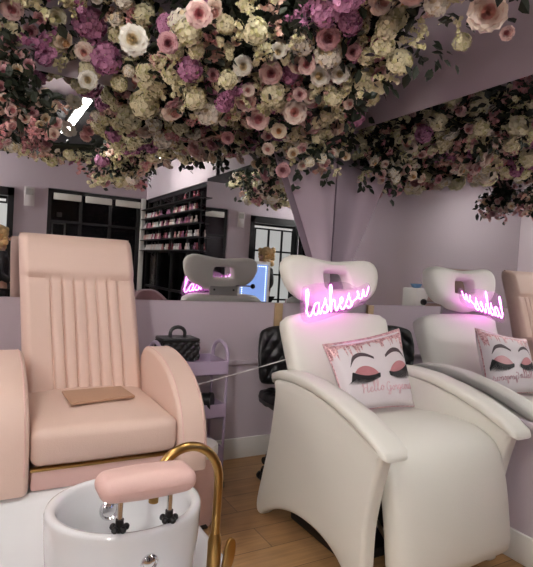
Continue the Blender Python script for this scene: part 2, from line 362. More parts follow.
# backrest: rounded section with channels sewn into the front
def backrest():
    bm = bmesh.new(); rings = []
    nz = 44
    for j in range(nz+1):
        t = j/nz; zz = .66+t*.80
        tt = t
        yf = 2.52+.22*tt+.05*tt*tt; cxx = .484-.036*tt; hw = .276-.0*tt
        th = .15-.02*tt
        pts = []
        edge = min(1, (1-t)*nz/4); er = sqrt(max(0, 1-(1-edge)**2))       # rounds the top
        nf = 150
        seam = .755-.02*(1)                                               # level of the headrest seam
        for i in range(nf+1):
            u = -1+2*i/nf
            x = cxx+hw*u*(.985+.015*er)
            rnd = .045*(1-min(1, (1-abs(u))/.14))**2
            y = yf+rnd+(1-er)*.05
            sm = seam-.02*(1-u*u)
            if t < sm:
                for k in range(7):
                    us = -.53+k*.197
                    y += .012*math.exp(-((u-us)/.016)**2)
                if -.53 < u < .652: y -= .005*abs(sin((u+.53)/.197*pi))
            else: y -= .016*min(1, (t-sm)/.05)
            y += .010*math.exp(-((t-sm)/.012)**2)
            pts.append(Vector((x, y, zz-(0 if t < 1 else .0))))
        nb = 20
        for i in range(nb+1):
            u = 1-2*i/nb; rnd = .03*(1-min(1, (1-abs(u))/.12))**2
            pts.append(Vector((cxx+hw*u*(.985+.015*er), yf+th-rnd-(1-er)*.05, zz)))
        rings.append(pts)
    loft(bm, rings); return bm
finish('backrest', backrest(), PINKL, pc, True, 60)
armp = [(2.62, .50), (2.62, .86), (2.56, .915), (2.45, .925), (2.32, .912), (2.20, .878), (2.10, .825), (2.03, .755), (1.985, .665), (1.965, .56), (1.965, .49), (2.3, .49)]
arm_out = [(p.x, p.y) for p in spline(armp[1:10], 5)]+[(1.965, .49), (2.62, .49)]
for x in (.124, .814):
    a = plateo('armrest', arm_out, .128, .022, T(x, 0, 0) @ YZ, PINKL, pc)
    bm = bmesh.new()
    for s in (-1, 1): tube(bm, [(x+s*.047, p[0], p[1]+.0) for p in [(q[0]-.000, q[1]-.0005) for q in arm_out[2:-2]]], .0032, 6)
    finish('piping', bm, PINKP, a)
# white moulded platform
pf = thing('pedicure_platform', 'glossy white moulded pedicure platform under pink chair and foot basin', 'platform', (.35, 1.9, 0))
bm = bmesh.new(); box(bm, (-.12, 1.0, 0), (.795, 2.74, .36), .045, 4); finish('deck', bm, CERAMIC, pf)
bm = bmesh.new()
rings = []
for t in range(9):
    a = t/8; z = .362+.12*a; y0 = 1.72+.26*a**.6
    rings.append([Vector(p) for p in [(-.10+.06*a, y0, z), (.24, y0+.0, z), (.70+.04*a, y0+.10*(1-a), z), (.76+.02*a, 1.97, z), (.76, 2.66, z), (-.10+.06*a, 2.66, z)]])
loft(bm, rings); finish('pedestal', bm, CERAMIC, pf, True, 60)
# foot basin
BC = Vector((.415, 1.515, .36))
ba = thing('foot_basin', 'round glossy white foot basin standing in front of the pink chair', 'basin', BC)
bm = bmesh.new()
def egg(r, z, n=48):
    return [Vector((BC.x+r*.228*cos(2*pi*k/n), BC.y+r*.2*sin(2*pi*k/n)*(1.0 if sin(2*pi*k/n) > 0 else 1.04), z)) for k in range(n)]
prof = [(.80, .362), (.90, .37), (.95, .42), (.985, .52), (1.0, .60), (1.0, .617), (.985, .627), (.95, .63), (.89, .627), (.862, .618), (.85, .60), (.83, .50), (.78, .43), (.60, .41), (.2, .405)]
loft(bm, [egg(r, z) for r, z in prof]); finish('bowl', bm, CERAMIC, ba, True, 70)
def disc(name, c, nrm, r, m, parent, dome=.006):
    c = Vector(c); nrm = Vector(nrm).normalized(); q = nrm.to_track_quat('Z', 'Y').to_matrix().to_4x4(); q.translation = c
    bm = bmesh.new(); lathe(bm, [(r, 0), (r, dome*.6), (r*.85, dome), (r*.7, dome*.6), (r*.45, dome*.9), (r*.1, dome*1.1)], n=24); bmesh.ops.transform(bm, matrix=q, verts=bm.verts)
    return finish(name, bm, m, parent)
ang = radians(-86); disc('button', (BC.x+.222*cos(ang), BC.y+.2035*sin(ang), .545), (cos(ang), sin(ang)*1.1, -.1), .024, CHROME, ba, .01)
disc('drain_jet', (BC.x-.01, BC.y+.160, .53), (0, -1, .15), .032, CHROME, ba, .012)
# foot rest on two posts
fr = thing('foot_rest', 'pink padded foot rest on two chrome posts above the white basin', 'foot rest', (.42, 1.35, .62))
pad = spline([(-.142, -.012), (-.138, .022), (-.09, .034), (0, .04), (.09, .034), (.138, .022), (.142, -.012), (.12, -.036), (0, -.04), (-.12, -.036)], 5, True)
pw = finish('pad', puffbox((.290, 1.29, .724), (.555, 1.40, .784), .03, .012), PINKP, fr)
for x in (.355, .492):
    bm = bmesh.new(); tube(bm, [(x, 1.345, .628), (x, 1.345, .73)], .0075, 12); po = finish('post', bm, CHROME, fr)
    bm = bmesh.new(); lathe(bm, [(.014, .002), (.015, .012), (.011, .022), (.011, .035)], (x, 1.345, .626), 16)
    for k in range(5):
        a = 2*pi*k/5; c = Vector((x+.018*cos(a), 1.345+.018*sin(a), .638)); m4 = T(*c); bmesh.ops.create_uvsphere(bm, u_segments=8, v_segments=6, radius=.0095, matrix=m4)
    finish('knob', bm, BLACKP, po)
# gold tap
fa = thing('basin_tap', 'brushed gold gooseneck tap beside the white foot basin', 'tap', (.692, 1.46, .36))
bm = bmesh.new(); lathe(bm, [(.030, .361), (.030, .368), (.0225, .374), (.0225, .47), (.019, .49), (.016, .50)], (.692, 1.46, 0), 24); finish('tap_body', bm, GOLD, fa)
gp = [(.692, 1.46, .46), (.693, 1.46, .56), (.694, 1.46, .66)]
for k in range(13):
    a = pi*k/12; gp.append((.694-.103*(1-cos(a)), 1.46+.01*k/12, .67+.118*sin(a)))
gp += [(.486, 1.47, .63)]
bm = bmesh.new(); tube(bm, spline(gp, 3), .0148, 14); sp = finish('spout', bm, GOLD, fa)
hl = spline([(.738, .40), (.742, .44), (.750, .50), (.757, .545), (.775, .56), (.789, .545), (.788, .50), (.775, .45), (.765, .405), (.752, .392)], 4, True)
plateo('lever', [(p.x-.742, p.y) for p in hl], .014, .004, T(.703, 1.43, -.07) @ XZ, GOLD, fa)
# phone-sized tan folder on the seat
r = tag(plateo('leather_folder', [(p.x, p.y) for p in spline([(-.15, -.09), (.13, -.105), (.155, .07), (-.11, .105)], 1, True)], .014, .005, T(.475, 2.30, .753) @ Matrix.Rotation(radians(14), 4, 'Z') @ Matrix.Rotation(radians(1), 4, 'X'), TAN), 'slim tan leather folder lying on the pink chair seat', 'folder')

# ------------------------------------------------------------------ white facial chair
CX = 1.835
wc = thing('facial_chair', 'white leather reclining facial chair with flared side panels', 'chair', (CX, 2.0, 0))
side = [(2.33, .76), (2.325, .70), (2.335, .58), (2.365, .40), (2.41, .235), (2.445, .11), (2.455, .045), (2.44, .004), (2.40, .0), (2.34, .045), (2.22, .105), (2.08, .145), (1.93, .155), (1.80, .137), (1.70, .09), (1.62, .015), (1.60, .0), (1.56, .0), (1.553, .05), (1.555, .18), (1.552, .32), (1.525, .48), (1.492, .61), (1.485, .645), (1.63, .70), (1.80, .742), (1.97, .775), (2.15, .79)]
sido = [(p.x, p.y) for p in spline(side, 4, True)]
for s in (-1, 1):
    x = CX+s*.398
    plateo('side_panel', sido, .075, .022, T(x, 0, 0) @ YZ, WHITEL, wc)
    # arm cap: a blade that widens towards the front and overhangs the panel
    bm = bmesh.new(); rings = []
    for i, (y, z) in enumerate([(2.385, .745), (2.36, .775), (2.28, .80), (2.15, .812), (1.97, .805), (1.80, .777), (1.65, .738), (1.52, .690), (1.455, .655), (1.44, .642)]):
        hw = [.02, .042, .05, .052, .056, .06, .065, .068, .066, .055][i]; th = [.01, .018, .022, .024, .024, .024, .024, .022, .016, .008][i]
        rings.append([Vector((x-s*.005+hw*cx_, y, z+th*cz_)) for cx_, cz_ in [(-1, -.6), (-1, .6), (-.92, .92), (-.4, 1.0), (.4, 1.0), (.92, .92), (1, .6), (1, -.6), (.72, -1.2), (-.72, -1.2)]])
    loft(bm, rings); finish('armrest', bm, WHITEL, wc, True, 60)
def padloft(path, hw, th, n=14, edge=.6, crown=.02, dx=0):
    """upholstered slab: path = [(y,z)] centre line of the top face, width 2*hw, thickness th below it"""
    P = spline([(CX+dx*i/(len(path)-1), *p) for i, p in enumerate(path)], 5); rings = []; L = len(P)
    for i, p in enumerate(P):
        t = (P[min(i+1, L-1)]-P[max(i-1, 0)]).normalized(); nrm = Vector((1, 0, 0)).cross(t).normalized()
        if nrm.z < 0 and abs(nrm.z) > .2: nrm = -nrm
        if abs(nrm.z) <= .2 and nrm.y > 0: nrm = -nrm
        e = min(1, min(i, L-1-i)/2.5); er = sqrt(max(.0, 1-(1-e)**2)); ww = (hw(i/(L-1)) if callable(hw) else hw)
        ww *= .93+.07*er; hh = th*(.30+.70*er)
        ring = []
        for k in range(28):
            a = 2*pi*k/28; c_, s_ = cos(a), sin(a)
            X = ww*math.copysign(abs(c_)**.22, c_); Y = hh/2*math.copysign(abs(s_)**.55, s_)
            ring.append(Vector((p.x+X, p.y, p.z))+nrm*(Y-th/2+(crown*(1-(X/ww)**2) if s_ > 0 else 0)))
        rings.append(ring)
    bm = bmesh.new(); loft(bm, rings); return bm
finish('seat', padloft([(2.30, .60), (2.15, .60), (2.1, .617), (1.92, .635), (1.80, .63)], .352, .13), WHITEL, wc, True, 70)
finish('leg_rest', padloft([(1.95, .640), (1.78, .648), (1.64, .640), (1.54, .585), (1.485, .46), (1.455, .30), (1.43, .10)], .356, .13, crown=.030, dx=.03), WHITEL, wc, True, 70)
finish('backrest', padloft([(2.13, .60), (2.19, .72), (2.25, .86), (2.31, 1.0), (2.355, 1.13)], lambda t: (.335+.04*t)*(1-.30*max(0, (t-.86)/.14)**2.2), .13), WHITEL, wc, True, 70)
hr_o = spline([(-.355, .06), (-.36, .11), (-.335, .155), (-.27, .178), (-.16, .168), (0, .152), (.16, .165), (.27, .172), (.335, .15), (.36, .10), (.355, .04), (.325, -.03), (.26, -.085), (.20, -.10), (.15, -.13), (0, -.15), (-.15, -.13), (-.20, -.10), (-.26, -.078), (-.325, -.02)], 5, True)
hr_h = spline([(-.070, .070), (.0, .076), (.066, .076), (.088, .060), (.104, .0), (.096, -.016), (.0, -.020), (-.060, -.018), (-.072, -.004)], 4, True)
HM = T(1.795, 2.405, 1.272) @ Matrix.Rotation(radians(-14), 4, 'X') @ XZ
def ring_pad(outer, hole, centre, th, scale, N=72):
    """padded ring: outline with an opening, rounded over both rims"""
    def by_angle(poly, a):
        d = Vector((cos(a), sin(a))); best = 0
        for p, q in zip(poly, poly[1:]+poly[:1]):
            p = Vector((p[0]-centre[0], p[1]-centre[1])); e = Vector((q[0]-centre[0], q[1]-centre[1]))-p; den = d.x*e.y-d.y*e.x
            if abs(den) < 1e-9: continue
            t = (p.x*e.y-p.y*e.x)/den; u = (p.x*d.y-p.y*d.x)/den
            if t > 0 and -1e-6 <= u <= 1+1e-6: best = max(best, t)
        return Vector((centre[0]+d.x*best, centre[1]+d.y*best))
    rings = []
    for k in range(N):
        a = 2*pi*k/N; O, H = by_angle([(p.x*scale, p.y*scale) for p in outer], a), by_angle([(p.x, p.y) for p in hole], a); L = (O-H).length; ro, rh = min(.05, L*.45), min(.022, L*.3)
        prof = [(rh*(1-cos(i/5*pi/2)), sin(i/5*pi/2)*.82) for i in range(6)]+[(L*.5, 1.0)]+[(L-ro*(1-sin(i/7*pi/2))*1.0, cos(i/7*pi/2)*.9 if i else .93) for i in range(7)]+[(L, 0)]
        full = prof+[(s_, -h*.85) for s_, h in prof[-2:0:-1]]
        dirv = (O-H).normalized(); rings.append([Vector((H.x+dirv.x*s_, H.y+dirv.y*s_, h*th/2)) for s_, h in full])
    bm = bmesh.new(); loft(bm, rings+[rings[0]], True, False); bmesh.ops.remove_doubles(bm, verts=bm.verts[:], dist=1e-5); return bm
bm = ring_pad(hr_o, hr_h, (.014, .03), .125, .945); bmesh.ops.transform(bm, matrix=HM, verts=bm.verts); hd = finish('headrest', bm, WHITEL, wc, True, 80)
# bracket and knobs behind the headrest
bm = bmesh.new(); box(bm, (CX-.14, 2.41, 1.02), (CX+.12, 2.435, 1.20), .01, 2)
br = finish('bracket', bm, GREYPL, wc)
bm = bmesh.new()
for x in (-.1, .08):
    for z in (1.06, 1.15): bmesh.ops.create_uvsphere(bm, u_segments=8, v_segments=6, radius=.009, matrix=T(CX+x, 2.437, z))
finish('bolt', bm, BLACKP, br)
for z, y in ((1.19, 2.43), (.94, 2.40)):
    bm = bmesh.new(); tube(bm, [(CX+.10, y, z), (CX+.24, y+.03, z)], .006, 8); rod = finish('knob_rod', bm, CHROME, wc)
    bm = bmesh.new(); bmesh.ops.create_uvsphere(bm, u_segments=14, v_segments=10, radius=.022, matrix=T(CX+.25, y+.032, z)); finish('knob', bm, BLACKP, rod)
bm = bmesh.new(); box(bm, (CX-.30, 1.8, .0), (CX+.30, 2.3, .05), .01); box(bm, (CX-.2, 1.95, .05), (CX+.2, 2.2, .46)); finish('pedestal', bm, BLACKM, wc)
for s in (-1, 1):
    bm = bmesh.new(); tube(bm, [(CX+s*.25, 2.0, .30), (CX+s*.25, 1.72, .28), (CX+s*.25, 1.60, .20)], .012, 8); finish('leg_rest_strut', bm, CHROME, wc)

# ------------------------------------------------------------------ handwriting strokes
GL = {
 'l': (.52, [(0, .28), (.16, .7), (.28, 1.25), (.22, 1.5), (.1, 1.35), (.08, .8), (.1, .2), (.24, 0), (.4, .1), (.52, .3)]),
 'a': (.72, [(0, .3), (.2, .58), (.42, .66), (.2, .62), (.06, .3), (.14, .04), (.32, .06), (.46, .35), (.5, .64), (.48, .2), (.56, .02), (.72, .3)]),
 's': (.56, [(0, .3), (.2, .6), (.28, .82), (.3, .55), (.4, .3), (.34, .06), (.16, 0), (.06, .12), (.26, .04), (.44, .1), (.56, .3)]),
 'h': (.78, [(0, .3), (.16, .8), (.28, 1.3), (.22, 1.5), (.12, 1.3), (.1, .6), (.1, 0), (.18, .42), (.34, .64), (.46, .5), (.46, .16), (.56, 0), (.78, .3)]),
 'e': (.56, [(0, .3), (.2, .38), (.32, .54), (.22, .68), (.08, .5), (.08, .2), (.22, 0), (.42, .1), (.56, .3)]),
 'o': (.62, [(0, .3), (.14, .56), (.3, .66), (.14, .56), (.06, .3), (.16, .02), (.36, .04), (.46, .34), (.32, .64), (.44, .5), (.62, .42)]),
 'r': (.52, [(0, .3), (.1, .6), (.14, .74), (.2, .6), (.34, .62), (.32, .3), (.36, .05), (.52, .3)]),
 'g': (.66, [(0, .3), (.18, .58), (.38, .66), (.18, .62), (.06, .34), (.16, .08), (.36, .24), (.44, .6), (.42, 0), (.3, -.52), (.12, -.5), (.14, -.26), (.4, .04), (.66, .3)]),
 'u': (.74, [(0, .3), (.1, .62), (.1, .2), (.2, .02), (.38, .16), (.48, .62), (.48, .2), (.58, .02), (.74, .3)]),
 'H': (1.0, [(.0, .9), (.12, 1.25), (.2, 1.2), (.16, .6), (.06, .0), (.1, .5), (.4, .72), (.66, .8), (.72, 1.3), (.62, .5), (.66, .05), (.82, .08), (1.0, .3)]),
 'G': (1.05, [(.72, 1.1), (.5, 1.32), (.2, 1.1), (.08, .6), (.2, .12), (.5, .04), (.74, .4), (.78, .68), (.5, .6), (.76, .62), (.74, 0), (.56, -.5), (.3, -.42), (.5, -.1), (.82, .1), (1.05, .3)]),
}
def script(word):
    x = 0; out = []
    for ch in word:
        wd, st = GL[ch]; out += [(x+a, b) for a, b in st[(1 if out else 0):]]; x += wd
    return out, x

# neon sign
ng = thing('neon_sign', 'pink neon sign in handwritten letters hung on the white chair headrest', 'sign', (1.78, 2.33, 1.12))
pts, wd = script('lashes')
pts += [(wd+.25, .42), (wd+.5, .62), (wd+.42, .85), (wd+.50, .45), (wd+.72, .40), (wd+.92, .85), (wd+.95, .5), (wd+1.15, .5), (wd+1.4, .95)]
wd += 1.4; k = .425/wd
NP0 = Vector((1.530, 2.255, 1.105))
def npos(a, b, off=0): return Vector((NP0.x+a*k-.0*b, NP0.y-.02*a*k+.27*b*k*.95+off, NP0.z+.20*a*k+b*k*1.15))
bm = bmesh.new(); tube(bm, [npos(p.x, p.y) for p in spline(pts, 6)], .0036, 6); finish('neon_tube', bm, NEON, ng)
bm = bmesh.new(); ring = spline([(-.12, -.25), (wd*.5, -.25), (wd*.8, -.1), (wd+.12, .25), (wd+.1, 1.15), (wd*.82, 1.05), (wd*.62, 1.5), (.5, 1.72), (-.12, 1.4)], 5, True)
vs = [[bm.verts.new(npos(p.x, p.y, o)) for p in ring] for o in (.008, .012)]
bm.faces.new(vs[0]); bm.faces.new(vs[1][::-1])
for i in range(len(ring)): bm.faces.new((vs[0][i], vs[0][(i+1) % len(ring)], vs[1][(i+1) % len(ring)], vs[1][i]))
finish('acrylic_backing', bm, ACRYL, ng, False)

# cushion
TL, TR, BR, BL = Vector((1.525, 2.085, .985)), Vector((2.03, 2.085, 1.062)), Vector((2.045, 1.95, .668)), Vector((1.59, 1.95, .668))
cush = thing('cushion', 'square white cushion printed with closed eyelashes on the white chair', 'cushion', (1.8, 2.0, .66))
CN = (TR-TL).cross(BL-TL).normalized();  CN = CN if CN.y < 0 else -CN
def csurf(u, v, side=1, off=0):
    a, b = 2*u-1, 2*v-1
    uu = .5+.5*a*(1-.07*(1-b*b)); vv = .5+.5*b*(1-.07*(1-a*a))
    p = (BL*(1-uu)+BR*uu)*(1-vv)+(TL*(1-uu)+TR*uu)*vv
    h = .075*(max(0, (1-a*a))*max(0, (1-b*b)))**.42
    wr = .004*noise.noise(Vector((u*6, v*6, side)))*min(1, h*25)
    return p+CN*(side*(h+.004+wr)+off)
bm = bmesh.new(); n = 28
g = {s: [[bm.verts.new(csurf(i/n, j/n, s)) for i in range(n+1)] for j in range(n+1)] for s in (1, -1)}
for s in (1, -1):
    for j in range(n):
        for i in range(n): bm.faces.new((g[s][j][i], g[s][j][i+1], g[s][j+1][i+1], g[s][j+1][i]))
for i in range(n):
    for a, b in (((0, i), (0, i+1)), ((n, i), (n, i+1)), ((i, 0), (i+1, 0)), ((i, n), (i+1, n))):
        bm.faces.new((g[1][a[0]][a[1]], g[1][b[0]][b[1]], g[-1][b[0]][b[1]], g[-1][a[0]][a[1]]))
finish('cover', bm, CUSHM, cush, True, 80)
bm = bmesh.new(); tube(bm, [csurf(*q, 1, -.004) for q in [(i/20, 0) for i in range(20)]+[(1, i/20) for i in range(20)]+[(1-i/20, 1) for i in range(20)]+[(0, 1-i/20) for i in range(20)]], .0045, 6, False, True); finish('piping', bm, GLITTER, cush)
def decal(bm, poly_lo, poly_hi, off=.0025):
    """strip between two (u,v) polylines laid on the cushion front"""
    A = [bm.verts.new(csurf(u, v, 1, off)) for u, v in poly_lo]; B_ = [bm.verts.new(csurf(u, v, 1, off)) for u, v in poly_hi]
    for i in range(len(A)-1): bm.faces.new((A[i], A[i+1], B_[i+1], B_[i]))
bm = bmesh.new(); N = 120    # dripping glitter along the top edge
lo, mid, hi = [], [], []
rd = random.Random(5); drips = [(rd.uniform(.0, 1), rd.uniform(.06, .20), rd.uniform(.008, .016)) for _ in range(26)]
for i in range(N+1):
    u = i/N; e = .90-.015*sin(u*23)
    for du, dl, dw in drips: e = min(e, .91-dl*math.exp(-((u-du)/dw)**4)*(1.1-.5*abs(sin(u*3.1))))
    lo.append((u, e)); hi.append((u, .998)); mid.append((u, .93))
decal(bm, lo, mid); decal(bm, mid, hi); finish('glitter_drip', bm, GLITTER, cush, True, 80)
def arc(p, n=5): return [(q.x, q.y) for q in spline(p, n)]
for nm, lo, hi in [('eyebrow', [(.13, .60), (.20, .70), (.28, .735), (.37, .715), (.45, .665)], [(.13, .605), (.19, .745), (.28, .79), (.37, .765), (.45, .70)]),
                   ('eyebrow', [(.61, .66), (.69, .70), (.77, .715), (.86, .69), (.94, .60)], [(.61, .695), (.69, .755), (.77, .775), (.87, .735), (.94, .61)])]:
    bm = bmesh.new(); decal(bm, arc(lo), arc(hi)); finish(nm, bm, BROWM, cush)
for lo, hi in [([(.16, .515), (.22, .475), (.30, .445), (.38, .44), (.46, .455)], [(.16, .52), (.215, .575), (.30, .59), (.39, .545), (.46, .46)]), ([(.62, .455), (.70, .44), (.78, .445), (.86, .475), (.93, .52)], [(.62, .46), (.69, .54), (.78, .585), (.87, .572), (.93, .525)])]:
    bm = bmesh.new(); decal(bm, arc(lo), arc(hi)); finish('eyelid', bm, LIDM, cush)
for base, dirn in [([(.13, .52), (.20, .475), (.29, .443), (.38, .437), (.47, .455)], -1), ([(.61, .455), (.69, .437), (.78, .443), (.87, .475), (.95, .52)], 1)]:
    bm = bmesh.new(); B_ = arc(base, 10)
    decal(bm, [(u, v-.016) for u, v in B_], [(u, v+.010) for u, v in B_], .004)
    for i, (u, v) in enumerate(B_):
        t = i/(len(B_)-1); t = t if dirn > 0 else 1-t     # t=1 at outer corner
        L = .06+.10*t; dx = dirn*(.01+.07*t)
        a = csurf(u-.006, v, 1, .0045); b = csurf(u+.006, v, 1, .0045); m1 = csurf(u+dx*.4+.004, v-L*.7, 1, .0045); m0 = csurf(u+dx*.4-.004, v-L*.7, 1, .0045); c = csurf(min(.985, max(.015, u+dx)), v-L, 1, .0045)
        V = [bm.verts.new(p) for p in (a, b, m1, c, m0)]; bm.faces.new(V)
    finish('lashes', bm, LASHM, cush)
bm = bmesh.new()
for word, u0, v0, wk in (('Hello', .20, .215, .30), ('Gorgeous', .525, .20, .45)):
    pts, wd = script(word); q = wk/wd
    tube(bm, [csurf(u0+p.x*q, v0+p.y*q*1.1+.02*p.x*q, 1, .002) for p in spline(pts, 5)], .0016, 5)
finish('lettering', bm, SCRIPT, cush)

# ------------------------------------------------------------------ trolley, case, dryer, bin, cable, stool
tr = thing('trolley', 'lilac metal three-tier trolley on castors against the back wall', 'trolley', (1.13, 2.88, 0))
TX0, TX1, TY0, TY1 = .93, 1.325, 2.76, 3.02
for z in (.70, .44, .18):
    bm = bmesh.new(); t = .006
    box(bm, (TX0, TY0, z), (TX1, TY1, z+t)); h = .085
    box(bm, (TX0, TY0, z), (TX1, TY0+t, z+h)); box(bm, (TX0, TY1-t, z), (TX1, TY1, z+h)); box(bm, (TX0, TY0+t, z), (TX0+t, TY1-t, z+h)); box(bm, (TX1-t, TY0+t, z), (TX1, TY1-t, z+h))
    finish('tray', bm, LILACM, tr, False)
for y in (TY0+.02, TY1-.02):
    for x in (TX0-.009, TX1+.009):
        bm = bmesh.new(); tube(bm, [(x, y, .06), (x, y, .80)], .009, 8); finish('upright', bm, LILACM, tr)
        bm = bmesh.new(); tube(bm, [(x-.012, y, .03), (x+.012, y, .03)], .03, 14); tube(bm, [(x, y, .05), (x, y, .065)], .012, 8); finish('castor', bm, BLACKP, tr)
for x in (TX0-.009, TX1+.009):
    bm = bmesh.new(); hp = [(x, TY0+.02, .78)]+[(x, (TY0+TY1)/2-(.5*(TY1-TY0)-.02)*cos(pi*k/10), .80+.085*sin(pi*k/10)) for k in range(11)]+[(x, TY1-.02, .78)]
    tube(bm, hp, .012, 10); finish('handle', bm, LILACM, tr)
# quilted case on the top tray
vc = thing('vanity_case', 'black quilted vanity case with top handle on the lilac trolley', 'case', (1.045, 2.88, .79))
bm = bmesh.new(); c0, c1 = (.935, 2.80, .790), (1.155, 2.95, .895)
def quilt(o, ax, ay, nx, ny, cell, d):
    ax, ay = Vector(ax), Vector(ay); nn = ax.cross(ay).normalized(); W, H = ax.length, ay.length
    G = [[bm.verts.new(Vector(o)+ax*(i/nx)+ay*(j/ny)+nn*d*abs(sin(pi*(i/nx*W/cell+j/ny*H/cell))*sin(pi*(i/nx*W/cell-j/ny*H/cell)))) for i in range(nx+1)] for j in range(ny+1)]
    for j in range(ny):
        for i in range(nx): bm.faces.new((G[j][i], G[j][i+1], G[j+1][i+1], G[j+1][i]))
W_, D_, H_ = c1[0]-c0[0], c1[1]-c0[1], c1[2]-c0[2]
quilt((c0[0], c0[1], c0[2]), (W_, 0, 0), (0, 0, H_), 48, 24, .045, .006); quilt((c1[0], c0[1], c0[2]), (0, D_, 0), (0, 0, H_), 32, 24, .045, .006)
quilt((c1[0], c1[1], c0[2]), (-W_, 0, 0), (0, 0, H_), 48, 24, .045, .006); quilt((c0[0], c1[1], c0[2]), (0, -D_, 0), (0, 0, H_), 32, 24, .045, .006)
box(bm, (c0[0]+.001, c0[1]+.001, c0[2]-.004), (c1[0]-.001, c1[1]-.001, c0[2]+.002)); finish('body', bm, BLACKL, vc)
boxo('lid', (c0[0]-.003, c0[1]-.003, .895), (c1[0]+.003, c1[1]+.003, .917), BLACKL, vc, .008)
bm = bmesh.new(); tube(bm, [(1.0, 2.88, .912)]+[(1.045-.045*cos(pi*k/8), 2.88, .94+.035*sin(pi*k/8)) for k in range(9)]+[(1.09, 2.88, .912)], .011, 8); finish('handle', bm, BLACKP, vc)
bm = bmesh.new(); box(bm, (.96, 2.82, .7065), (1.14, 2.94, .785), .006); tag(finish('storage_tub', bm, LILACM), 'plain lilac tub in the top tray under the black case', 'tub')
hd_ = thing('hair_dryer', 'black hair dryer lying in the middle trolley tray', 'hair dryer', (1.22, 2.84, .446))
bm = bmesh.new(); tube(bm, spline([(1.00, 2.90, .505), (1.07, 2.89, .512), (1.13, 2.87, .52), (1.20, 2.83, .532), (1.24, 2.80, .536)], 4), .05, 16); finish('barrel', bm, BLACKP, hd_)
bm = bmesh.new(); tube(bm, [(1.19, 2.84, .52), (1.14, 2.93, .468), (1.11, 2.97, .462)], .015, 10); finish('handle', bm, BLACKP, hd_)
bm = bmesh.new(); tube(bm, [(1.236, 2.803, .536), (1.252, 2.79, .537)], .054, 18); finish('nozzle', bm, BLACKM, hd_)
tag(boxo('tool_pouch', (1.05, 2.80, .187), (1.30, 2.95, .235), BLACKL, None, .015, 3), 'black flat tool pouch in the lowest trolley tray', 'pouch')
bi = thing('pedal_bin', 'small pink pedal bin with white lid beside the pink chair', 'bin', (1.07, 2.46, 0))
bm = bmesh.new(); lathe(bm, [(.088, .0), (.092, .015), (.098, .36), (.100, .365)], (1.04, 2.46, 0), 32); finish('body', bm, PINKP, bi)
bm = bmesh.new(); lathe(bm, [(.102, .366), (.104, .372), (.104, .41), (.098, .42), (.05, .428), (.005, .43)], (1.04, 2.46, 0), 32); finish('lid', bm, WHITEPAINT, bi)
bm = bmesh.new(); box(bm, (1.01, 2.345, .012), (1.07, 2.385, .024), .004); finish('pedal', bm, BLACKP, bi)
bm = bmesh.new(); tube(bm, [at(150, 398, 1, 2.745), at(196, 385, 1, 2.72), at(245, 371.5, 1, 2.55), at(294, 357, 1, 2.345)], .0028, 6); tag(finish('cable', bm, PAPER), 'thin white cable stretched from the lilac trolley to the white chair', 'cable')
bm = bmesh.new(); box(bm, (1.885, 3.172, .82), (1.945, 3.199, 1.105), .004); tag(finish('timber_strip', bm, WOODP), 'short upright pale wooden strip fixed to the back wall behind the black stool', 'wood strip')
# black stool
SXX, SYY = 1.865, 2.80
st = thing('salon_stool', 'black quilted salon stool with low back on a five-castor base', 'stool', (SXX, SYY, 0))
def quiltpad(w_, h_, th, cell, d, fn):
    bm = bmesh.new(); n = 40; G = {}
    for s in (1, -1):
        for j in range(n+1):
            for i in range(n+1):
                a, b = 2*i/n-1, 2*j/n-1
                rr = 1-.16*(max(abs(a), abs(b)) and (abs(a*b))**2.0)
                prof = (max(0, 1-a**8)*max(0, 1-b**8))**.4
                q = abs(sin(pi*(a*w_+b*h_)/cell)*sin(pi*(a*w_-b*h_)/cell))
                G[s, i, j] = bm.verts.new(fn(a*w_*rr, b*h_*rr, s*(th*prof*.5+d*q*prof)))
    for s in (1, -1):
        for j in range(n):
            for i in range(n): bm.faces.new((G[s, i, j], G[s, i+1, j], G[s, i+1, j+1], G[s, i, j+1]))
    for k in range(n):
        for a, b in (((k, 0), (k+1, 0)), ((k, n), (k+1, n)), ((0, k), (0, k+1)), ((n, k), (n, k+1))): bm.faces.new((G[1, *a], G[1, *b], G[-1, *b], G[-1, *a]))
    return bm
finish('seat', quiltpad(.23, .21, .09, .11, .010, lambda a, b, c: Vector((SXX+a, SYY+b, .50+c))), BLACKL, st, True, 80)
finish('backrest', quiltpad(.205, .20, .06, .11, .010, lambda a, b, c: Vector((SXX-.02+a, SYY+.20+.10*(b+.2)-c-.10*(a/.24)**2, .76+b))), BLACKL, st, True, 80)
bm = bmesh.new(); tube(bm, [(SXX, SYY+.1, .47), (SXX, SYY+.235, .49), (SXX, SYY+.26, .62), (SXX, SYY+.26, .72)], .018, 8); finish('back_bracket', bm, BLACKM, st)
bm = bmesh.new(); lathe(bm, [(.035, .07), (.035, .24), (.02, .245), (.02, .46), (.06, .465)], (SXX, SYY, 0), 18); finish('gas_column', bm, BLACKM, st)
for k in range(5):
    a = 2*pi*k/5+radians(108); e = Vector((SXX+.235*cos(a), SYY+.235*sin(a), .075))
    bm = bmesh.new(); tube(bm, [(SXX, SYY, .11), tuple(Vector((SXX+.12*cos(a), SYY+.12*sin(a), .10))), tuple(e)], [.022, .018, .012], 8); l = finish('base_leg', bm, CHROME, st)
    bm = bmesh.new()
    for s in (-1, 1): tube(bm, [(e.x-sin(a)*s*.008, e.y+cos(a)*s*.008, .027), (e.x-sin(a)*s*.024, e.y+cos(a)*s*.024, .027)], .026, 14)
    tube(bm, [tuple(e), (e.x, e.y, .03)], .008, 8); finish('castor', bm, BLACKP, l)

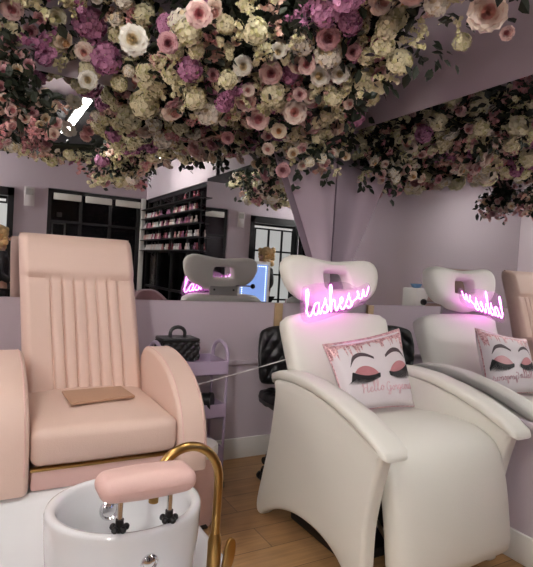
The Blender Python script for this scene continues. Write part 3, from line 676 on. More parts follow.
# ------------------------------------------------------------------ corner drape
bm = bmesh.new(); rings = []
for j in range(41):
    z = 2.46-1.60*j/40
    xl = min(2.235+.01*sin(z*5), 1.87+(2.09-z)*.46); xr = XR-.012; row = []
    for i in range(61):
        u = i/60; wd_ = xr-xl
        y = YB-.030-.022*(.5+.5*sin(u*9+1.0+z*.8))*min(1, wd_*4)-.05*sin(pi*u)*max(0, 1-wd_*3)-.02*sin(pi*u)
        row.append(Vector((xl+wd_*u, y, z)))
    rings.append(row)
loft(bm, rings, closed=False, caps=False)
dr = finish('corner_drape', bm, SHEER, None, True, 80)
md = dr.modifiers.new('thick', 'SOLIDIFY'); md.thickness = .003
tag(dr, 'lilac sheer drape gathered in the corner between the two wall mirrors', 'drape')

# ------------------------------------------------------------------ things seen only in the mirrors
# nail polish shelves on the right-hand glazing
sh = thing('polish_rack', 'black wall rack of narrow shelves holding nail polish along the right glazing', 'rack', (XR-.03, -.6, 1.5))
ZS = [1.53, 1.69, 1.865, 2.02]
bm = bmesh.new()
for y in (-1.72, -.6, .52): box(bm, (XR-.015, y-.012, 1.45), (XR, y+.012, 2.24))
finish('rail', bm, BLACKM, sh, False)
for z in ZS+[2.17]: boxo('shelf', (XR-.10, -1.80, z-.012), (XR, .62, z), BLACKM, sh)
POL = [mat('polish_'+n, srgb(*c), .2, coat=.6, noise_amt=.02) for n, c in (('rose', (178, 108, 128)), ('cream', (226, 206, 196)), ('mauve', (150, 96, 128)), ('red', (120, 48, 60)), ('white', (226, 222, 220)), ('blush', (222, 160, 160)))]
CAPM = BLACKP
def bottle_mesh():
    bm = bmesh.new(); lathe(bm, [(.016, 0), (.018, .004), (.018, .045), (.010, .056), (.010, .058)], n=12); nb = len(bm.faces)
    lathe(bm, [(.010, .057), (.011, .060), (.009, .098), (.006, .10)], n=12); bm.faces.ensure_lookup_table()
    for f in bm.faces[nb:]: f.material_index = 1
    return bm
NAMES = ['rose pink', 'cream', 'mauve', 'dark red', 'white', 'blush pink']
protos = []
for i, pm in enumerate(POL):
    o = finish('polish_bottle', bottle_mesh(), [pm, CAPM if i not in (1, 4) else PAPER]); protos.append(o)
used = [False]*6; rp = random.Random(3)
LV = ['lowest', 'second lowest', 'second highest', 'highest full']
for zi, z in enumerate(ZS):
    y = -1.74
    while y < .58:
        if rp.random() < .8:
            i = rp.choice([0, 1, 1, 2, 3, 4, 4, 5])
            if zi == 0 and y < -.9: i = rp.choice([1, 4, 4])
            o = protos[i] if not used[i] else protos[i].copy()
            if used[i]: COL.objects.link(o)
            used[i] = True
            o.location = (XR-.05, y, z+.0006); o.scale = (1.15, 1.15, .86)
            tag(o, f'{NAMES[i]} nail polish bottle on the {LV[zi]} shelf of the black rack', 'nail polish', f'{NAMES[i]} polishes on the {LV[zi]} shelf')
        y += .074
for k, y in enumerate((.50, .38, .05)):
    o = protos[3].copy(); COL.objects.link(o); o.location = (XR-.05, y, 2.17); o.scale = (1.15, 1.15, .86)
    tag(o, 'dark red nail polish bottle on the sparse top shelf of the rack', 'nail polish', 'polishes on the top shelf')
# lit vanity mirror on a table (faces the back wall)
VX, VY = 1.30, .0
vt = thing('vanity_table', 'white narrow vanity table under the blue lit mirror', 'table', (VX, VY, 0))
boxo('table_top', (VX-.32, VY-.22, .80), (VX+.32, VY+.18, .84), WHITEPAINT, vt, .006)
for x in (-.29, .29):
    for y in (-.19, .15): boxo('leg', (VX+x-.02, VY+y-.02, 0), (VX+x+.02, VY+y+.02, .80), WHITEPAINT, vt, .003)
vm = thing('vanity_mirror', 'white framed vanity mirror lit blue with a dotted LED border', 'mirror', (VX, VY, .84))
boxo('frame', (VX-.26, VY-.03, .842), (VX+.26, VY+.02, 1.45), WHITEPAINT, vm, .01)
boxo('glass', (VX-.215, VY+.02, .88), (VX+.215, VY+.024, 1.405), SCREEN, vm)
bm = bmesh.new()
for i in range(18):
    for s in (-1, 1): bmesh.ops.create_uvsphere(bm, u_segments=6, v_segments=4, radius=.008, matrix=T(VX+s*.185, VY+.026, .90+i*.028))
for i in range(12): bmesh.ops.create_uvsphere(bm, u_segments=6, v_segments=4, radius=.008, matrix=T(VX-.165+i*.03, VY+.026, 1.378))
finish('led_border', bm, LEDDOT, vm)
# blue edge-lit frame beyond the right glazing
bf = thing('lit_frame', 'blue edge-lit square frame in the dark beyond the right glazing', 'frame', (XR+.7, -.72, 1.1))
bm = bmesh.new(); y0, y1, z0, z1, x = -1.10, -.55, .98, 1.33, XR+.62
for a, b in (((y0, z0), (y0+.04, z1)), ((y1-.04, z0), (y1, z1)), ((y0, z1-.04), (y1, z1))): box(bm, (x-.01, a[0], a[1]), (x+.01, b[0], b[1]))
finish('led_edge', bm, BLUELED, bf, False); boxo('panel', (x+.011, y0, z0), (x+.03, y1, z1), DARKOUT, bf)
boxo('stand', (x+.011, (y0+y1)/2-.05, 0), (x+.04, (y0+y1)/2+.05, z0), DARKOUT, bf)
# mauve chairs at the front
for k, (x, y, lab) in enumerate(((1.86, -.95, 'mauve velvet tub chair seen in the mirror nearest the corner post'), (2.02, -.25, 'mauve velvet tub chair seen in the mirror below the polish rack'))):
    c = thing('tub_chair', lab, 'chair', (x, y, 0), 'mauve tub chairs')
    finish('seat', puffbox((x-.22, y-.24, .30), (x+.22, y+.22, .47), .05, .02), MAUVE, c)
    bm = bmesh.new(); rings = []
    for i in range(17):
        a = pi+pi*i/16; hh = .98-.16*abs(cos(a))**3
        p = Vector((x+.25*cos(a), y+.22*sin(a), 0)); q = Vector((cos(a), sin(a), 0))*.035
        rings.append([p-q+Vector((0, 0, .3)), p-q+Vector((0, 0, hh-.02)), p+Vector((0, 0, hh)), p+q+Vector((0, 0, hh-.02)), p+q+Vector((0, 0, .3))])
    loft(bm, rings); finish('backrest', bm, MAUVE, c, True, 60)
    for sx in (-1, 1):
        for sy in (-1, 1):
            bm = bmesh.new(); tube(bm, [(x+sx*.17, y+sy*.17, .30), (x+sx*.19, y+sy*.19, 0)], [.016, .01], 10); finish('leg', bm, GOLD, c)
# white steriliser cabinet by the left wall
sc_ = thing('equipment_cabinet', 'tall white equipment cabinet seen in the right mirror', 'cabinet', (-.83, 1.0, 0))
boxo('body', (-.97, .87, .06), (-.71, 1.15, 1.20), WHITEPAINT, sc_, .012); boxo('door', (-.96, 1.15, .10), (-.72, 1.165, .95), WHITEPAINT, sc_, .004); boxo('plinth', (-.95, .89, 0), (-.73, 1.13, .06), GREYPL, sc_)
BLUEP = mat('blue_plastic', srgb(90, 130, 170), .3, noise_amt=.05)
bm = bmesh.new(); lathe(bm, [(.03, 0), (.06, .01), (.085, .06), (.08, .062), (.055, .02), (.02, .012)], (-.84, 1.0, 1.2005), 24); tag(finish('bowl', bm, BLUEP), 'small blue bowl on top of the white equipment cabinet', 'bowl')

# woman in the doorway
def skin_mesh(chain, sub=2, root=0):
    """chain = (verts [(x,y,z,r)], edges)"""
    V, E = chain; me = bpy.data.meshes.new('tmp'); me.from_pydata([v[:3] for v in V], E, [])
    o = bpy.data.objects.new('tmp', me); COL.objects.link(o)
    m = o.modifiers.new('s', 'SKIN'); m.use_smooth_shade = True
    for i, v in enumerate(V):
        me.skin_vertices[0].data[i].radius = (v[3], v[4] if len(v) > 4 else v[3]); me.skin_vertices[0].data[i].use_root = (i == root)
    s = o.modifiers.new('u', 'SUBSURF'); s.levels = sub; s.render_levels = sub
    dg = bpy.context.evaluated_depsgraph_get(); out = bpy.data.meshes.new_from_object(o.evaluated_get(dg)); bpy.data.objects.remove(o); return out
PX, PY = .27, -1.55
SKIN = mat('skin', srgb(214, 170, 148), .5, noise_amt=.04, sss=.1); HAIR = mat('blonde_hair', srgb(226, 190, 136), .5, noise_amt=.25, noise_scale=40)
JACK = mat('black_jacket', srgb(26, 26, 32), .55, noise_amt=.2, noise_scale=20); TROU = mat('black_trousers', srgb(22, 22, 26), .7, noise_amt=.2)
pr = thing('person', 'person with curly blonde hair and dark jacket standing in the doorway', 'person', (PX, PY, 0)); PH = .94
# local frame: f = facing (+x), s = left side (+y)
def loc(f, s, z): return (PX+f*PH, PY+s*PH, z*PH)
V, E = [], []
def addv(f, s, z, r, prev=None, r2=None):
    V.append((*loc(f, s, z), r) if r2 is None else (*loc(f, s, z), r, r2)); i = len(V)-1
    if prev is not None: E.append((prev, i))
    return i
pel = addv(0, 0, .96, .125); wa = addv(0, 0, 1.12, .105, pel); ch = addv(0, 0, 1.32, .125, wa); ne0 = addv(-.01, 0, 1.46, .075, ch); ne = addv(.0, 0, 1.53, .052, ne0); hdv = addv(.02, 0, 1.60, .075, ne); hdt = addv(.015, 0, 1.70, .088, hdv); addv(.005, 0, 1.765, .06, hdt)
wrists = []
for s in (1, -1):
    hp = addv(0, s*.09, .90, .095, pel); kn = addv(.02, s*.10, .50, .06, hp); an = addv(-.01, s*.10, .09, .04, kn); addv(.12, s*.11, .035, .03, an)
    sd = addv(-.01, s*.17, 1.41, .06, ch); el = addv(-.03, s*.22, 1.13, .045, sd); wr = addv(.17, s*.19, 1.02, .028, el); wrists.append((s, wr))
    pm = addv(.235, s*.185, 1.01, .026, wr)
    for kf in range(4):
        a = addv(.275, s*.185+(kf-1.5)*.018, 1.008, .009, pm); b = addv(.30+(.008 if kf in (1, 2) else 0), s*.185+(kf-1.5)*.020, .995, .008, a); addv(.315, s*.185+(kf-1.5)*.020, .972-(.006 if kf in (1, 2) else 0), .007, b)
    a = addv(.225, s*.185-s*.035, 1.02, .010, pm); addv(.262, s*.185-s*.05, 1.02, .008, a)
link('body', skin_mesh((V, E)), SKIN, pr)
bm = bmesh.new()   # face: nose, ears, eyes, mouth
bmesh.ops.create_cone(bm, segments=8, radius1=.016, radius2=.004, depth=.05, cap_ends=True, matrix=T(*loc(.112, 0, 1.655)) @ Matrix.Rotation(radians(18), 4, 'Y'))
for s in (1, -1): bmesh.ops.create_uvsphere(bm, u_segments=8, v_segments=6, radius=.022, matrix=T(*loc(.0, s*.088, 1.66)) @ Matrix.Diagonal((.7, .35, 1.3, 1)))
finish('face_features', bm, SKIN, pr)
bm = bmesh.new()
for s in (1, -1): bmesh.ops.create_uvsphere(bm, u_segments=8, v_segments=6, radius=.010, matrix=T(*loc(.095, s*.032, 1.685)))
finish('eyes', bm, mat('eye', srgb(50, 40, 40), .2, noise_amt=.05), pr)
bm = bmesh.new(); bmesh.ops.create_uvsphere(bm, u_segments=10, v_segments=6, radius=.024, matrix=T(*loc(.092, 0, 1.607)) @ Matrix.Diagonal((.4, 1, .3, 1))); finish('mouth', bm, mat('lips', srgb(170, 90, 90), .4, noise_amt=.05), pr)
bm = bmesh.new(); rh = random.Random(2)
bmesh.ops.create_uvsphere(bm, u_segments=24, v_segments=16, radius=.122, matrix=T(*loc(-.032, 0, 1.725)) @ Matrix.Diagonal((.98, .95, .98, 1)))
for k in range(46):
    a = rh.uniform(.75, 2*pi-.75); z = rh.uniform(1.52, 1.80); rr = .125 if z > 1.62 else .11
    bmesh.ops.create_icosphere(bm, subdivisions=2, radius=rh.uniform(.032, .05), matrix=T(*loc(-.03+rr*cos(a), rr*sin(a), z)))
finish('hair', bm, HAIR, pr)
V, E = [], []
pel = addv(0, 0, .88, .165); wa = addv(0, 0, 1.12, .135, pel); ch = addv(0, 0, 1.32, .15, wa); addv(-.01, 0, 1.46, .095, ch)
for s in (1, -1): sd = addv(-.01, s*.18, 1.40, .082, ch); el = addv(-.03, s*.225, 1.13, .066, sd); addv(.14, s*.19, 1.03, .046, el)
link('jacket', skin_mesh((V, E)), JACK, pr)
V, E = [], []
pel = addv(0, 0, .93, .14)
for s in (1, -1): hp = addv(0, s*.09, .84, .108, pel); kn = addv(.02, s*.10, .50, .078, hp); addv(-.01, s*.10, .10, .062, kn)
link('trousers', skin_mesh((V, E)), TROU, pr)
for s in (1, -1): boxo('shoe', loc(-.07, s*.10-.045, 0), loc(.18, s*.11+.045, .075), BLACKL, pr, .03, 4)

# ------------------------------------------------------------------ flowers
def petal(bm, base, out, upv, L, W, cup, curl, mi=0, n=4):
    """cupped petal: base point, outward dir, up dir"""
    base, out, upv = Vector(base), Vector(out).normalized(), Vector(upv).normalized(); sd = out.cross(upv).normalized(); G = []
    for j in range(n+1):
        t = j/n; wv = W*(sin(pi*(.12+.70*t))**.8); c = base+(out*sin(cup*t)+upv*0)*L*t*.0
        ang = cup+curl*t*t
        c = base+L*t*(out*sin(ang)+upv*cos(ang))
        G.append([bm.verts.new(c+sd*wv*u+(-out*cos(ang)+upv*sin(ang))*(W*.35*u*u)) for u in (-1, -.4, .4, 1)])
    for j in range(n):
        for i in range(3): f = bm.faces.new((G[j][i], G[j][i+1], G[j+1][i+1], G[j+1][i])); f.material_index = 2 if (j == n-1 or (j == n-2 and i != 1)) and mi == 0 else mi
def rose_bm(seed, open_=0.0):      # unit: ~1 across, opening towards +z
    r = random.Random(seed); bm = bmesh.new(); a = 0
    # petals per layer, base radius, length, half width, lean, curl, colour
    layers = [(3, .012, .36, .10, .0, .05, 1), (4, .035, .36, .13, .08, .12, 1), (5, .065, .36, .16, .18, .2, 1), (5, .10, .355, .19, .32, .3, 0), (6, .14, .35, .21, .48, .42, 0), (6, .18, .34, .23, .66+open_, .6, 0), (7, .21, .33, .25, .9+open_, .8, 0)]
    for n, rb, L, W, cup, curl, mi in layers:
        for k in range(n):
            a += 2*pi/n*(1+r.uniform(-.12, .12)); o = Vector((cos(a), sin(a), 0))
            petal(bm, o*rb*.85+Vector((0, 0, -.06-.25*rb)), o, (0, 0, 1), L*.85*r.uniform(.9, 1.1), W*.9, cup*r.uniform(.85, 1.15), curl, mi)
        a += .5
    bmesh.ops.create_uvsphere(bm, u_segments=8, v_segments=6, radius=.05, matrix=T(0, 0, .06) @ Matrix.Diagonal((1, 1, 2.4, 1)))
    bm.faces.ensure_lookup_table()
    for f in bm.faces[-48:]: f.material_index = 1
    return bm
def floret(bm, c, nrm, s, n=4, mi=0):
    nrm = Vector(nrm).normalized(); a, b = frame_of(nrm); c = Vector(c); ph = random.uniform(0, 6)
    ctr = bm.verts.new(c)
    for k in range(n):
        t0 = ph+2*pi*k/n; d = cos(t0)*a+sin(t0)*b; e = -sin(t0)*a+cos(t0)*b; wv = s*(.62 if n == 4 else .48)
        v = [ctr, bm.verts.new(c+d*s*.6+e*wv+nrm*s*.12), bm.verts.new(c+d*s+e*wv*.5+nrm*s*.28), bm.verts.new(c+d*s-e*wv*.5+nrm*s*.28), bm.verts.new(c+d*s*.6-e*wv+nrm*s*.12)]
        f = bm.faces.new(v); f.material_index = mi
def hydrangea_bm(seed):
    r = random.Random(seed); random.seed(seed); bm = bmesh.new(); n = 95
    for k in range(n):
        z = 1-1.45*(k+.5)/n; ph = k*2.39996; q = sqrt(max(0, 1-z*z)); d = Vector((q*cos(ph), q*sin(ph), z))
        floret(bm, d*(.43+r.uniform(-.07, .05)), d+Vector((r.uniform(-.3, .3), r.uniform(-.3, .3), r.uniform(-.2, .2))), r.uniform(.085, .115), 4, 0 if r.random() < .7 else 1)
    return bm
def blossom_bm(seed):              # loose spray along a bent twig
    r = random.Random(seed); random.seed(seed); bm = bmesh.new()
    for b in range(3):
        a = r.uniform(0, 6.28); o = Vector((cos(a), sin(a), .4+.4*r.random())); pts = [Vector((0, 0, -.1))+o*t*.62+Vector((0, 0, -.25*t*t)) for t in (0, .33, .66, 1)]
        tube(bm, pts, .010, 5); 
        for f in bm.faces[-17:] if False else []: pass
        for k in range(15):
            t = r.uniform(.1, 1.05); p = pts[0]+o*t*.62+Vector((0, 0, -.25*t*t)); d = Vector((r.gauss(0, 1), r.gauss(0, 1), r.gauss(.4, 1))).normalized()
            floret(bm, p+d*r.uniform(.06, .16), d, r.uniform(.085, .125), 5, 0 if r.random() < .75 else 1)
    return bm
def pompom_bm(seed):               # cluster of little round buds
    r = random.Random(seed); random.seed(seed); bm = bmesh.new()
    for k in range(7):
        c = Vector((r.uniform(-.32, .32), r.uniform(-.32, .32), r.uniform(-.1, .22))); R_ = r.uniform(.13, .18)
        for q in range(22):
            z = 1-1.8*(q+.5)/22; ph = q*2.4; s_ = sqrt(max(0, 1-z*z)); d = Vector((s_*cos(ph), s_*sin(ph), z)); floret(bm, c+d*R_*.8, d, R_*.48, 4, 0)
        bmesh.ops.create_icosphere(bm, subdivisions=1, radius=R_*.72, matrix=T(*c))
    return bm
def fm(n, c, v=.10): return mat(n, srgb(*c), .65, noise_amt=v, noise_scale=3)
FC = {'pink': ((222, 168, 168), (214, 142, 146), (238, 206, 200)), 'blush': ((232, 200, 184), (228, 174, 162), (242, 224, 210)),
      'dusky pink': ((190, 128, 138), (178, 108, 120), (212, 164, 168)), 'peach': ((230, 204, 168), (224, 178, 130), (240, 224, 200)),
      'white': ((238, 230, 214), (226, 208, 170), (246, 242, 232)), 'cream': ((232, 224, 188), (210, 204, 152), (242, 238, 214)), 'mauve': ((190, 130, 164), (152, 88, 126), (212, 164, 190))}
FC = {k: [fm('petal_%s_%s' % (k.replace(' ', '_'), n), c) for n, c in zip(('body', 'heart', 'rim'), v)] for k, v in FC.items()}
LEAFM = mat('dark_leaf', srgb(38, 46, 32), .45, noise_amt=.3, noise_scale=6); STEMM = mat('twig', srgb(60, 54, 38), .7, noise_amt=.2)
mesh_cache = {}
def fmesh(kind, colr, var):
    key = (kind, colr, var)
    if key not in mesh_cache:
        bm = {'rose': lambda: rose_bm(var), 'open_rose': lambda: rose_bm(var+50, .25), 'hydrangea': lambda: hydrangea_bm(var+100), 'blossom': lambda: blossom_bm(var+200), 'pompom': lambda: pompom_bm(var+300)}[kind]()
        me = bpy.data.meshes.new(kind); bm.to_mesh(me); bm.free(); (me.shade_smooth() if 'rose' in kind else None)
        for m in FC[colr]: me.materials.append(m)
        mesh_cache[key] = me
    return mesh_cache[key]
NM = {'rose': 'rose', 'open_rose': 'open_rose', 'hydrangea': 'hydrangea_head', 'blossom': 'blossom_spray', 'pompom': 'bud_cluster'}
WORD = {'rose': 'rose', 'open_rose': 'wide open rose', 'hydrangea': 'hydrangea head', 'blossom': 'blossom spray', 'pompom': 'round bud cluster'}
def flower(kind, colr, p, dia, face, label=None, zone='over the chairs'):
    var = random.randrange(3); o = bpy.data.objects.new(NM[kind], fmesh(kind, colr, var)); COL.objects.link(o)
    q = Vector(face).normalized().to_track_quat('Z', 'Y').to_matrix().to_4x4() @ Matrix.Rotation(random.uniform(0, 6.28), 4, 'Z')
    o.matrix_world = T(*p) @ q @ Matrix.Scale(dia, 4)
    if label: tag(o, label, 'flower')
    else: tag(o, f'{colr} {WORD[kind]} massed in the flower canopy {zone}', 'flower', f'{colr} {WORD[kind]}s {zone}')
    return o
KEYS = [  # px, py, size px, kind, colour, height, label
 (488, 12, 40, 'rose', 'blush', 2.36, 'large pale pink rose at the far right of the flower canopy, facing the room'),
 (507, 33, 15, 'rose', 'pink', 2.33, 'small pink rose just below the large rose at the far right'),
 (437, 3, 26, 'hydrangea', 'white', 2.44, 'white hydrangea head at the canopy edge left of the large right-hand rose'),
 (133, 40, 32, 'open_rose', 'white', 2.30, 'largest wide open white rose near the top left of the canopy'),
 (168, 43, 22, 'rose', 'dusky pink', 2.32, 'dusky pink rose right beside the largest white rose'),
 (199, 14, 28, 'rose', 'pink', 2.34, 'large pink rose hanging at the top centre-left of the canopy'),
 (12, 9, 24, 'rose', 'pink', 2.26, 'pink rose in the top left corner of the canopy'),
 (57, 18, 20, 'rose', 'cream', 2.30, 'single cream rose near the top left between pink sprays'),
 (84, 52, 20, 'rose', 'blush', 2.24, 'blush rose just left of the mauve hydrangea at upper left'),
 (88, 80, 20, 'open_rose', 'white', 2.20, 'white open rose right above the lit batten in the mirror'),
 (90, 24, 34, 'hydrangea', 'mauve', 2.33, 'mauve hydrangea head at upper left, upper of two'),
 (105, 58, 32, 'hydrangea', 'mauve', 2.25, 'mauve hydrangea head at upper left, lower of two'),
 (38, 44, 30, 'blossom', 'mauve', 2.25, 'loose mauve spray at the far left of the canopy'),
 (271, 73, 25, 'rose', 'pink', 2.31, 'full pink rose in the middle of the canopy above the mirror'),
 (243, 66, 22, 'open_rose', 'white', 2.31, 'white open rose left of the full pink rose mid-canopy'),
 (248, 90, 15, 'rose', 'blush', 2.26, 'small blush rose below the mid-canopy white rose'),
 (258, 119, 24, 'rose', 'pink', 2.22, 'deep-hearted pink rose low in the canopy centre'),
 (279, 131, 17, 'rose', 'peach', 2.18, 'peach rose low in the canopy beside the deep-hearted pink one'),
 (295, 112, 26, 'open_rose', 'blush', 2.24, 'wide open blush rose low in the canopy right of centre'),
 (300, 94, 15, 'rose', 'pink', 2.28, 'small pink rose just above the wide open blush one'),
 (268, 149, 14, 'rose', 'blush', 2.14, 'blush rose bud low above the back mirror'),
 (283, 170, 16, 'rose', 'dusky pink', 2.06, 'dusky pink rose hanging lowest beside the corner drape'),
 (328, 38, 26, 'rose', 'dusky pink', 2.38, 'dusky pink rose at upper right of centre'),
 (307, 65, 20, 'rose', 'pink', 2.33, 'pink rose right of centre among cream clusters'),
 (320, 76, 22, 'open_rose', 'white', 2.32, 'white open rose right of centre among cream clusters'),
 (340, 74, 20, 'open_rose', 'white', 2.33, 'white open rose nearest the right wall in the canopy'),
 (325, 12, 30, 'hydrangea', 'mauve', 2.42, 'mauve hydrangea head at the top right of centre'),
 (350, 22, 26, 'hydrangea', 'mauve', 2.42, 'mauve hydrangea head nearest the right wall'),
 (228, 138, 14, 'rose', 'dusky pink', 2.18, 'small dusky pink rose at the lower left of the canopy centre'),
 (353, 52, 18, 'rose', 'dusky pink', 2.36, 'small dusky pink rose by the canopy edge near the right wall'),
 (213, 75, 14, 'rose', 'dusky pink', 2.30, 'small dusky pink rose left of the mid-canopy white rose'),
 (387, 28, 24, 'hydrangea', 'cream', 2.40, 'cream hydrangea head first along the right canopy edge'),
 (383, 45, 24, 'hydrangea', 'cream', 2.36, 'cream hydrangea head hanging below the first one at right'),
 (400, 62, 26, 'hydrangea', 'cream', 2.33, 'cream hydrangea head lowest on the right canopy edge'),
 (412, 42, 22, 'blossom', 'cream', 2.37, 'cream spray in the middle of the right canopy edge'),
 (425, 30, 20, 'blossom', 'cream', 2.40, 'cream spray above the dark leaves at right'),
 (462, 42, 18, 'hydrangea', 'cream', 2.36, 'small cream hydrangea head alone on the lilac wall at right'),
 (388, 78, 20, 'blossom', 'cream', 2.30, 'cream spray trailing lowest at the right canopy edge'),
 (459, 25, 14, 'blossom', 'cream', 2.40, 'small cream spray above the lone cream head at right')]
LEAVES = []
kp = []
for px, py, s, kind, colr, z, lab in KEYS:
    p = at(px, py, 2, z); dep = (p-EYE).dot(Fw)
    if px < 115: p = at(px, py, 1, 2.95); dep = (p-EYE).dot(Fw)
    if p.y > 3.08: p = at(px, py, 1, 3.06); dep = (p-EYE).dot(Fw)
    flower(kind, colr, p, max(.05, s*dep/F_PX*1.02), (EYE-p)+Vector((random.uniform(-.5, .5), random.uniform(-.5, .5), random.uniform(-.9, .3))), lab); kp.append((p, s*dep/F_PX/2)); LEAVES.append(p+Vector((0, 0, .04)))
MIX = [('rose', 'pink', 5), ('rose', 'blush', 7), ('rose', 'dusky pink', 2), ('rose', 'white', 3), ('rose', 'peach', 2), ('hydrangea', 'cream', 16), ('hydrangea', 'white', 6), ('hydrangea', 'mauve', 3), ('blossom', 'cream', 24), ('blossom', 'blush', 10), ('blossom', 'pink', 7), ('blossom', 'mauve', 2), ('pompom', 'cream', 7), ('pompom', 'white', 3)]
BAG = [m[:2] for m in MIX for _ in range(m[2])]
SMALL = [('rose', 'pink'), ('rose', 'blush'), ('rose', 'dusky pink'), ('blossom', 'blush'), ('rose', 'pink'), ('blossom', 'pink'), ('rose', 'peach')]
placed = list(kp)
def pix(p): d = Vector(p)-EYE; z = d.dot(Fw); return (266.5+F_PX*d.dot(Rt)/z, 283.5-F_PX*d.dot(Up)/z, z)
KPX = [(*pix(p), r) for p, r in kp]
def hides(p, s):             # would this filler bloom stand right in front of a chosen bloom?
    d = Vector(p)-EYE
    if d.dot(Fw) < .4: return False
    x, y, z = pix(p)
    return any(z < kz+.05 and sqrt((x-kx)**2+(y-ky)**2) < (s*.42/z+kr*.95/kz)*F_PX for kx, ky, kz, kr in KPX)
def scatter(n, rng, zone, smin, smax, gap, bag=BAG, aim=None, test=None, px=False):
    c = 0; tries = 0
    while c < n and tries < n*40:
        tries += 1
        p = rng()
        if test and not test(p): continue
        s = random.uniform(smin, smax)
        if px: s *= max(1.6, (p-EYE).dot(Fw))/F_PX
        if any((p-q).length < gap*(s/2+r) for q, r in placed): continue
        if hides(p, s): continue
        k = random.choice(bag); s2 = s*(1.15 if k[0] in ('hydrangea', 'blossom') else .95)
        f = Vector((random.uniform(-.8, .8), random.uniform(-1.3, .1), random.uniform(-1.3, -.1))) if aim is None else Vector(aim)+Vector((random.uniform(-.7, .7), random.uniform(-.7, .7), random.uniform(-.7, .3)))
        flower(k[0], k[1], p, s2, f, None, zone); placed.append((p, s/2)); LEAVES.append(p+Vector((0, 0, .05))); c += 1
    return c
U = random.uniform
def xmax(y): return (1.55+.3*(y-1.85)/.55 if y < 2.4 else 1.85+.4*(y-2.4)/.7) if y > 1.85 else 1.5
def near():                  # canopy over the two chairs
    x = U(-.1, 2.25); y = U(2.2, 3.08) if x < .75 else U(1.85, 3.05); x = min(x, xmax(y)-U(0, .3)) if x > xmax(y) else x; z = 2.34+.05*sin(x*5)+.05*sin(y*4+x)+U(-.06, .12)-.12*max(0, (y-2.6)/.5); return Vector((x, y, z+.12*max(0, min(1, (1.15-x)/.4)) if x > .75 else ((2.74-(y-2.4)*.30) if y < 2.93 else 2.46)+U(-.06, .07)))
def near_ok(p): return p.x < xmax(p.y)
nk = scatter(430, near, 'over the chairs', 14, 27, .72, test=near_ok, px=True)
def fringe():                # heads hanging down in front of the top of the back mirror
    x = U(.66, 2.25); return Vector((x, U(2.90, 3.10), U(2.36, 2.50) if x < 1.55 else U(2.36-.28*min(1, (x-1.55)/.3), 2.44)))
def edge():                  # the canopy's edge that faces the right-hand mirror
    y = U(.3, 3.0); return Vector((xmax(y)+U(-.02, .10), y, U(2.34, 2.60)))
ne_ = scatter(110, edge, 'by the right mirror', .09, .14, .72, aim=(1.2, -.2, -.5))
nf = scatter(100, fringe, 'along the back mirror top', .06, .11, .70, aim=(-.3, -1, -.5))
def bunch(): x = U(.02, .36); return Vector((x, U(2.93, 3.10), U(2.0, 2.20 if x > .2 else 2.42)))
nb_ = scatter(56, bunch, 'at the left end of the back mirror', .055, .085, .75, SMALL, aim=(0, -1, -.4))
def front():                 # the rest of the canopy, seen in the mirrors
    x = U(0, 1.6); y = U(-.3, 1.8); return Vector((x, y, (2.50+.04*sin(x*4+1)+.03*sin(y*3)+U(-.06, .09)) if y > .7 else 2.54+.03*sin(x*4+1)+U(-.06, .08)-(U(.10, .30) if x > .9 and y > .1 else 0)))
def front_ok(p): return not (p.x < 1.12 and -.12 < p.y < 2.0)
nr = scatter(150, front, 'above the front of the room', .10, .15, .80, test=front_ok)
print('flowers', ne_, nk, nf, nb_, nr)
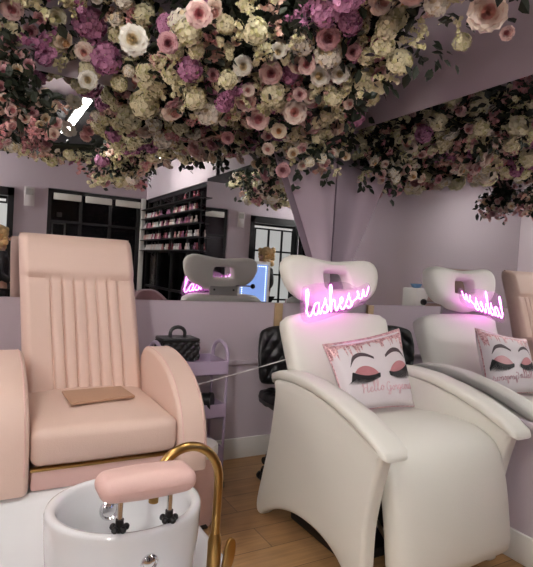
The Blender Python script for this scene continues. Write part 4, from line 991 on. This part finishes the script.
# foliage: leaves nobody could count
bm = bmesh.new(); rl = random.Random(11)
def leaf(c, d, nrm, L):
    d = Vector(d).normalized(); nrm = Vector(nrm); s = d.cross(nrm).normalized()*L*.30; n2 = s.cross(d).normalized()*L*.08; c = Vector(c)
    m0, m1, m2 = [bm.verts.new(c+d*L*t-(n2*.6 if t in (.35, .7) else n2*0)) for t in (0, .5, 1)]
    a1, b1 = bm.verts.new(c+d*L*.38+s+n2), bm.verts.new(c+d*L*.38-s+n2)
    a2, b2 = bm.verts.new(c+d*L*.72+s*.7+n2), bm.verts.new(c+d*L*.72-s*.7+n2)
    bm.faces.new((m0, a1, m1)); bm.faces.new((m0, m1, b1)); bm.faces.new((m1, a1, a2, m2)); bm.faces.new((m1, m2, b2, b1))
for p in LEAVES:
    for k in range(11):
        q = p+Vector((rl.gauss(0, .065), rl.gauss(0, .065), rl.gauss(.03, .045))); d = Vector((rl.gauss(0, 1), rl.gauss(0, 1), rl.gauss(-.2, .7)))
        if q.y > 3.13 or q.x > XR-.08: continue
        if q.x < .80 and q.y > 1.9 and q.z < 2.38+.27*max(0, 3.05-q.y) and not (q.x < .34 and q.z < 2.2) and q.x > .22: continue
        if .45 < q.x < 1.05 and -.2 < q.y < 2.0: continue
        if hides(q, .05): continue
        leaf(q, d, (rl.gauss(0, 1), rl.gauss(0, 1), 1), rl.uniform(.045, .085))
sprigs = [at(298, 176, 1, 3.0), at(325, 182, 1, 3.05), at(420, 58, 2, 2.33), at(438, 62, 2, 2.33), at(384, 86, 2, 2.28), at(352, 110, 2, 2.25), at(362, 95, 2, 2.28), at(350, 120, 2, 2.22), at(340, 130, 1, 2.95)]
for p in sprigs:
    for k in range(9): leaf(p+Vector((rl.gauss(0, .03), rl.gauss(0, .02), rl.gauss(.02, .04))), (rl.gauss(0, 1), rl.gauss(0, .6), rl.gauss(-.8, .5)), (0, -1, .3), rl.uniform(.05, .07))
fo = finish('foliage', bm, LEAFM, None, False)
tag(fo, 'dark green artificial leaves filling the gaps of the flower canopy', 'foliage', None, 'stuff')
# the hidden support the blooms are tied to
bm = bmesh.new(); nx, ny = 40, 60
def zs(x, y): return 2.60+.07*max(0, min(1, (2.1-y)/.5))+.02*sin(x*7)+.02*sin(y*6)
G = {}
for i in range(nx+1):
    for j in range(ny+1):
        x = -.05+2.25*i/nx; y = -.35+3.48*j/ny
        if x > xmax(y)+.06: continue
        if x < 1.12 and .05 < y < 1.9: continue
        if x < .80 and y > 1.9: continue
        G[i, j] = bm.verts.new((x, y, zs(x, y)))
for i in range(nx):
    for j in range(ny):
        c = [(i, j), (i+1, j), (i+1, j+1), (i, j+1)]
        if all(k in G for k in c): bm.faces.new([G[k] for k in c])
nt_ = finish('canopy_netting', bm, mat('moss_netting', srgb(40, 44, 34), .9, noise_amt=.4, noise_scale=20)); md = nt_.modifiers.new('thick', 'SOLIDIFY'); md.thickness = .02
tag(nt_, 'dark moss netting panel above the flowers that carries the canopy', 'netting')
bm = bmesh.new()
for x, y in ((.1, -.2), (1.4, -.2), (1.3, 1.6), (1.2, 2.8), (.9, 2.3), (1.9, 2.9)): tube(bm, [(x, y, 2.58), (x, y, ZC)], .003, 5)
finish('hanging_wire', bm, CHROME, nt_)
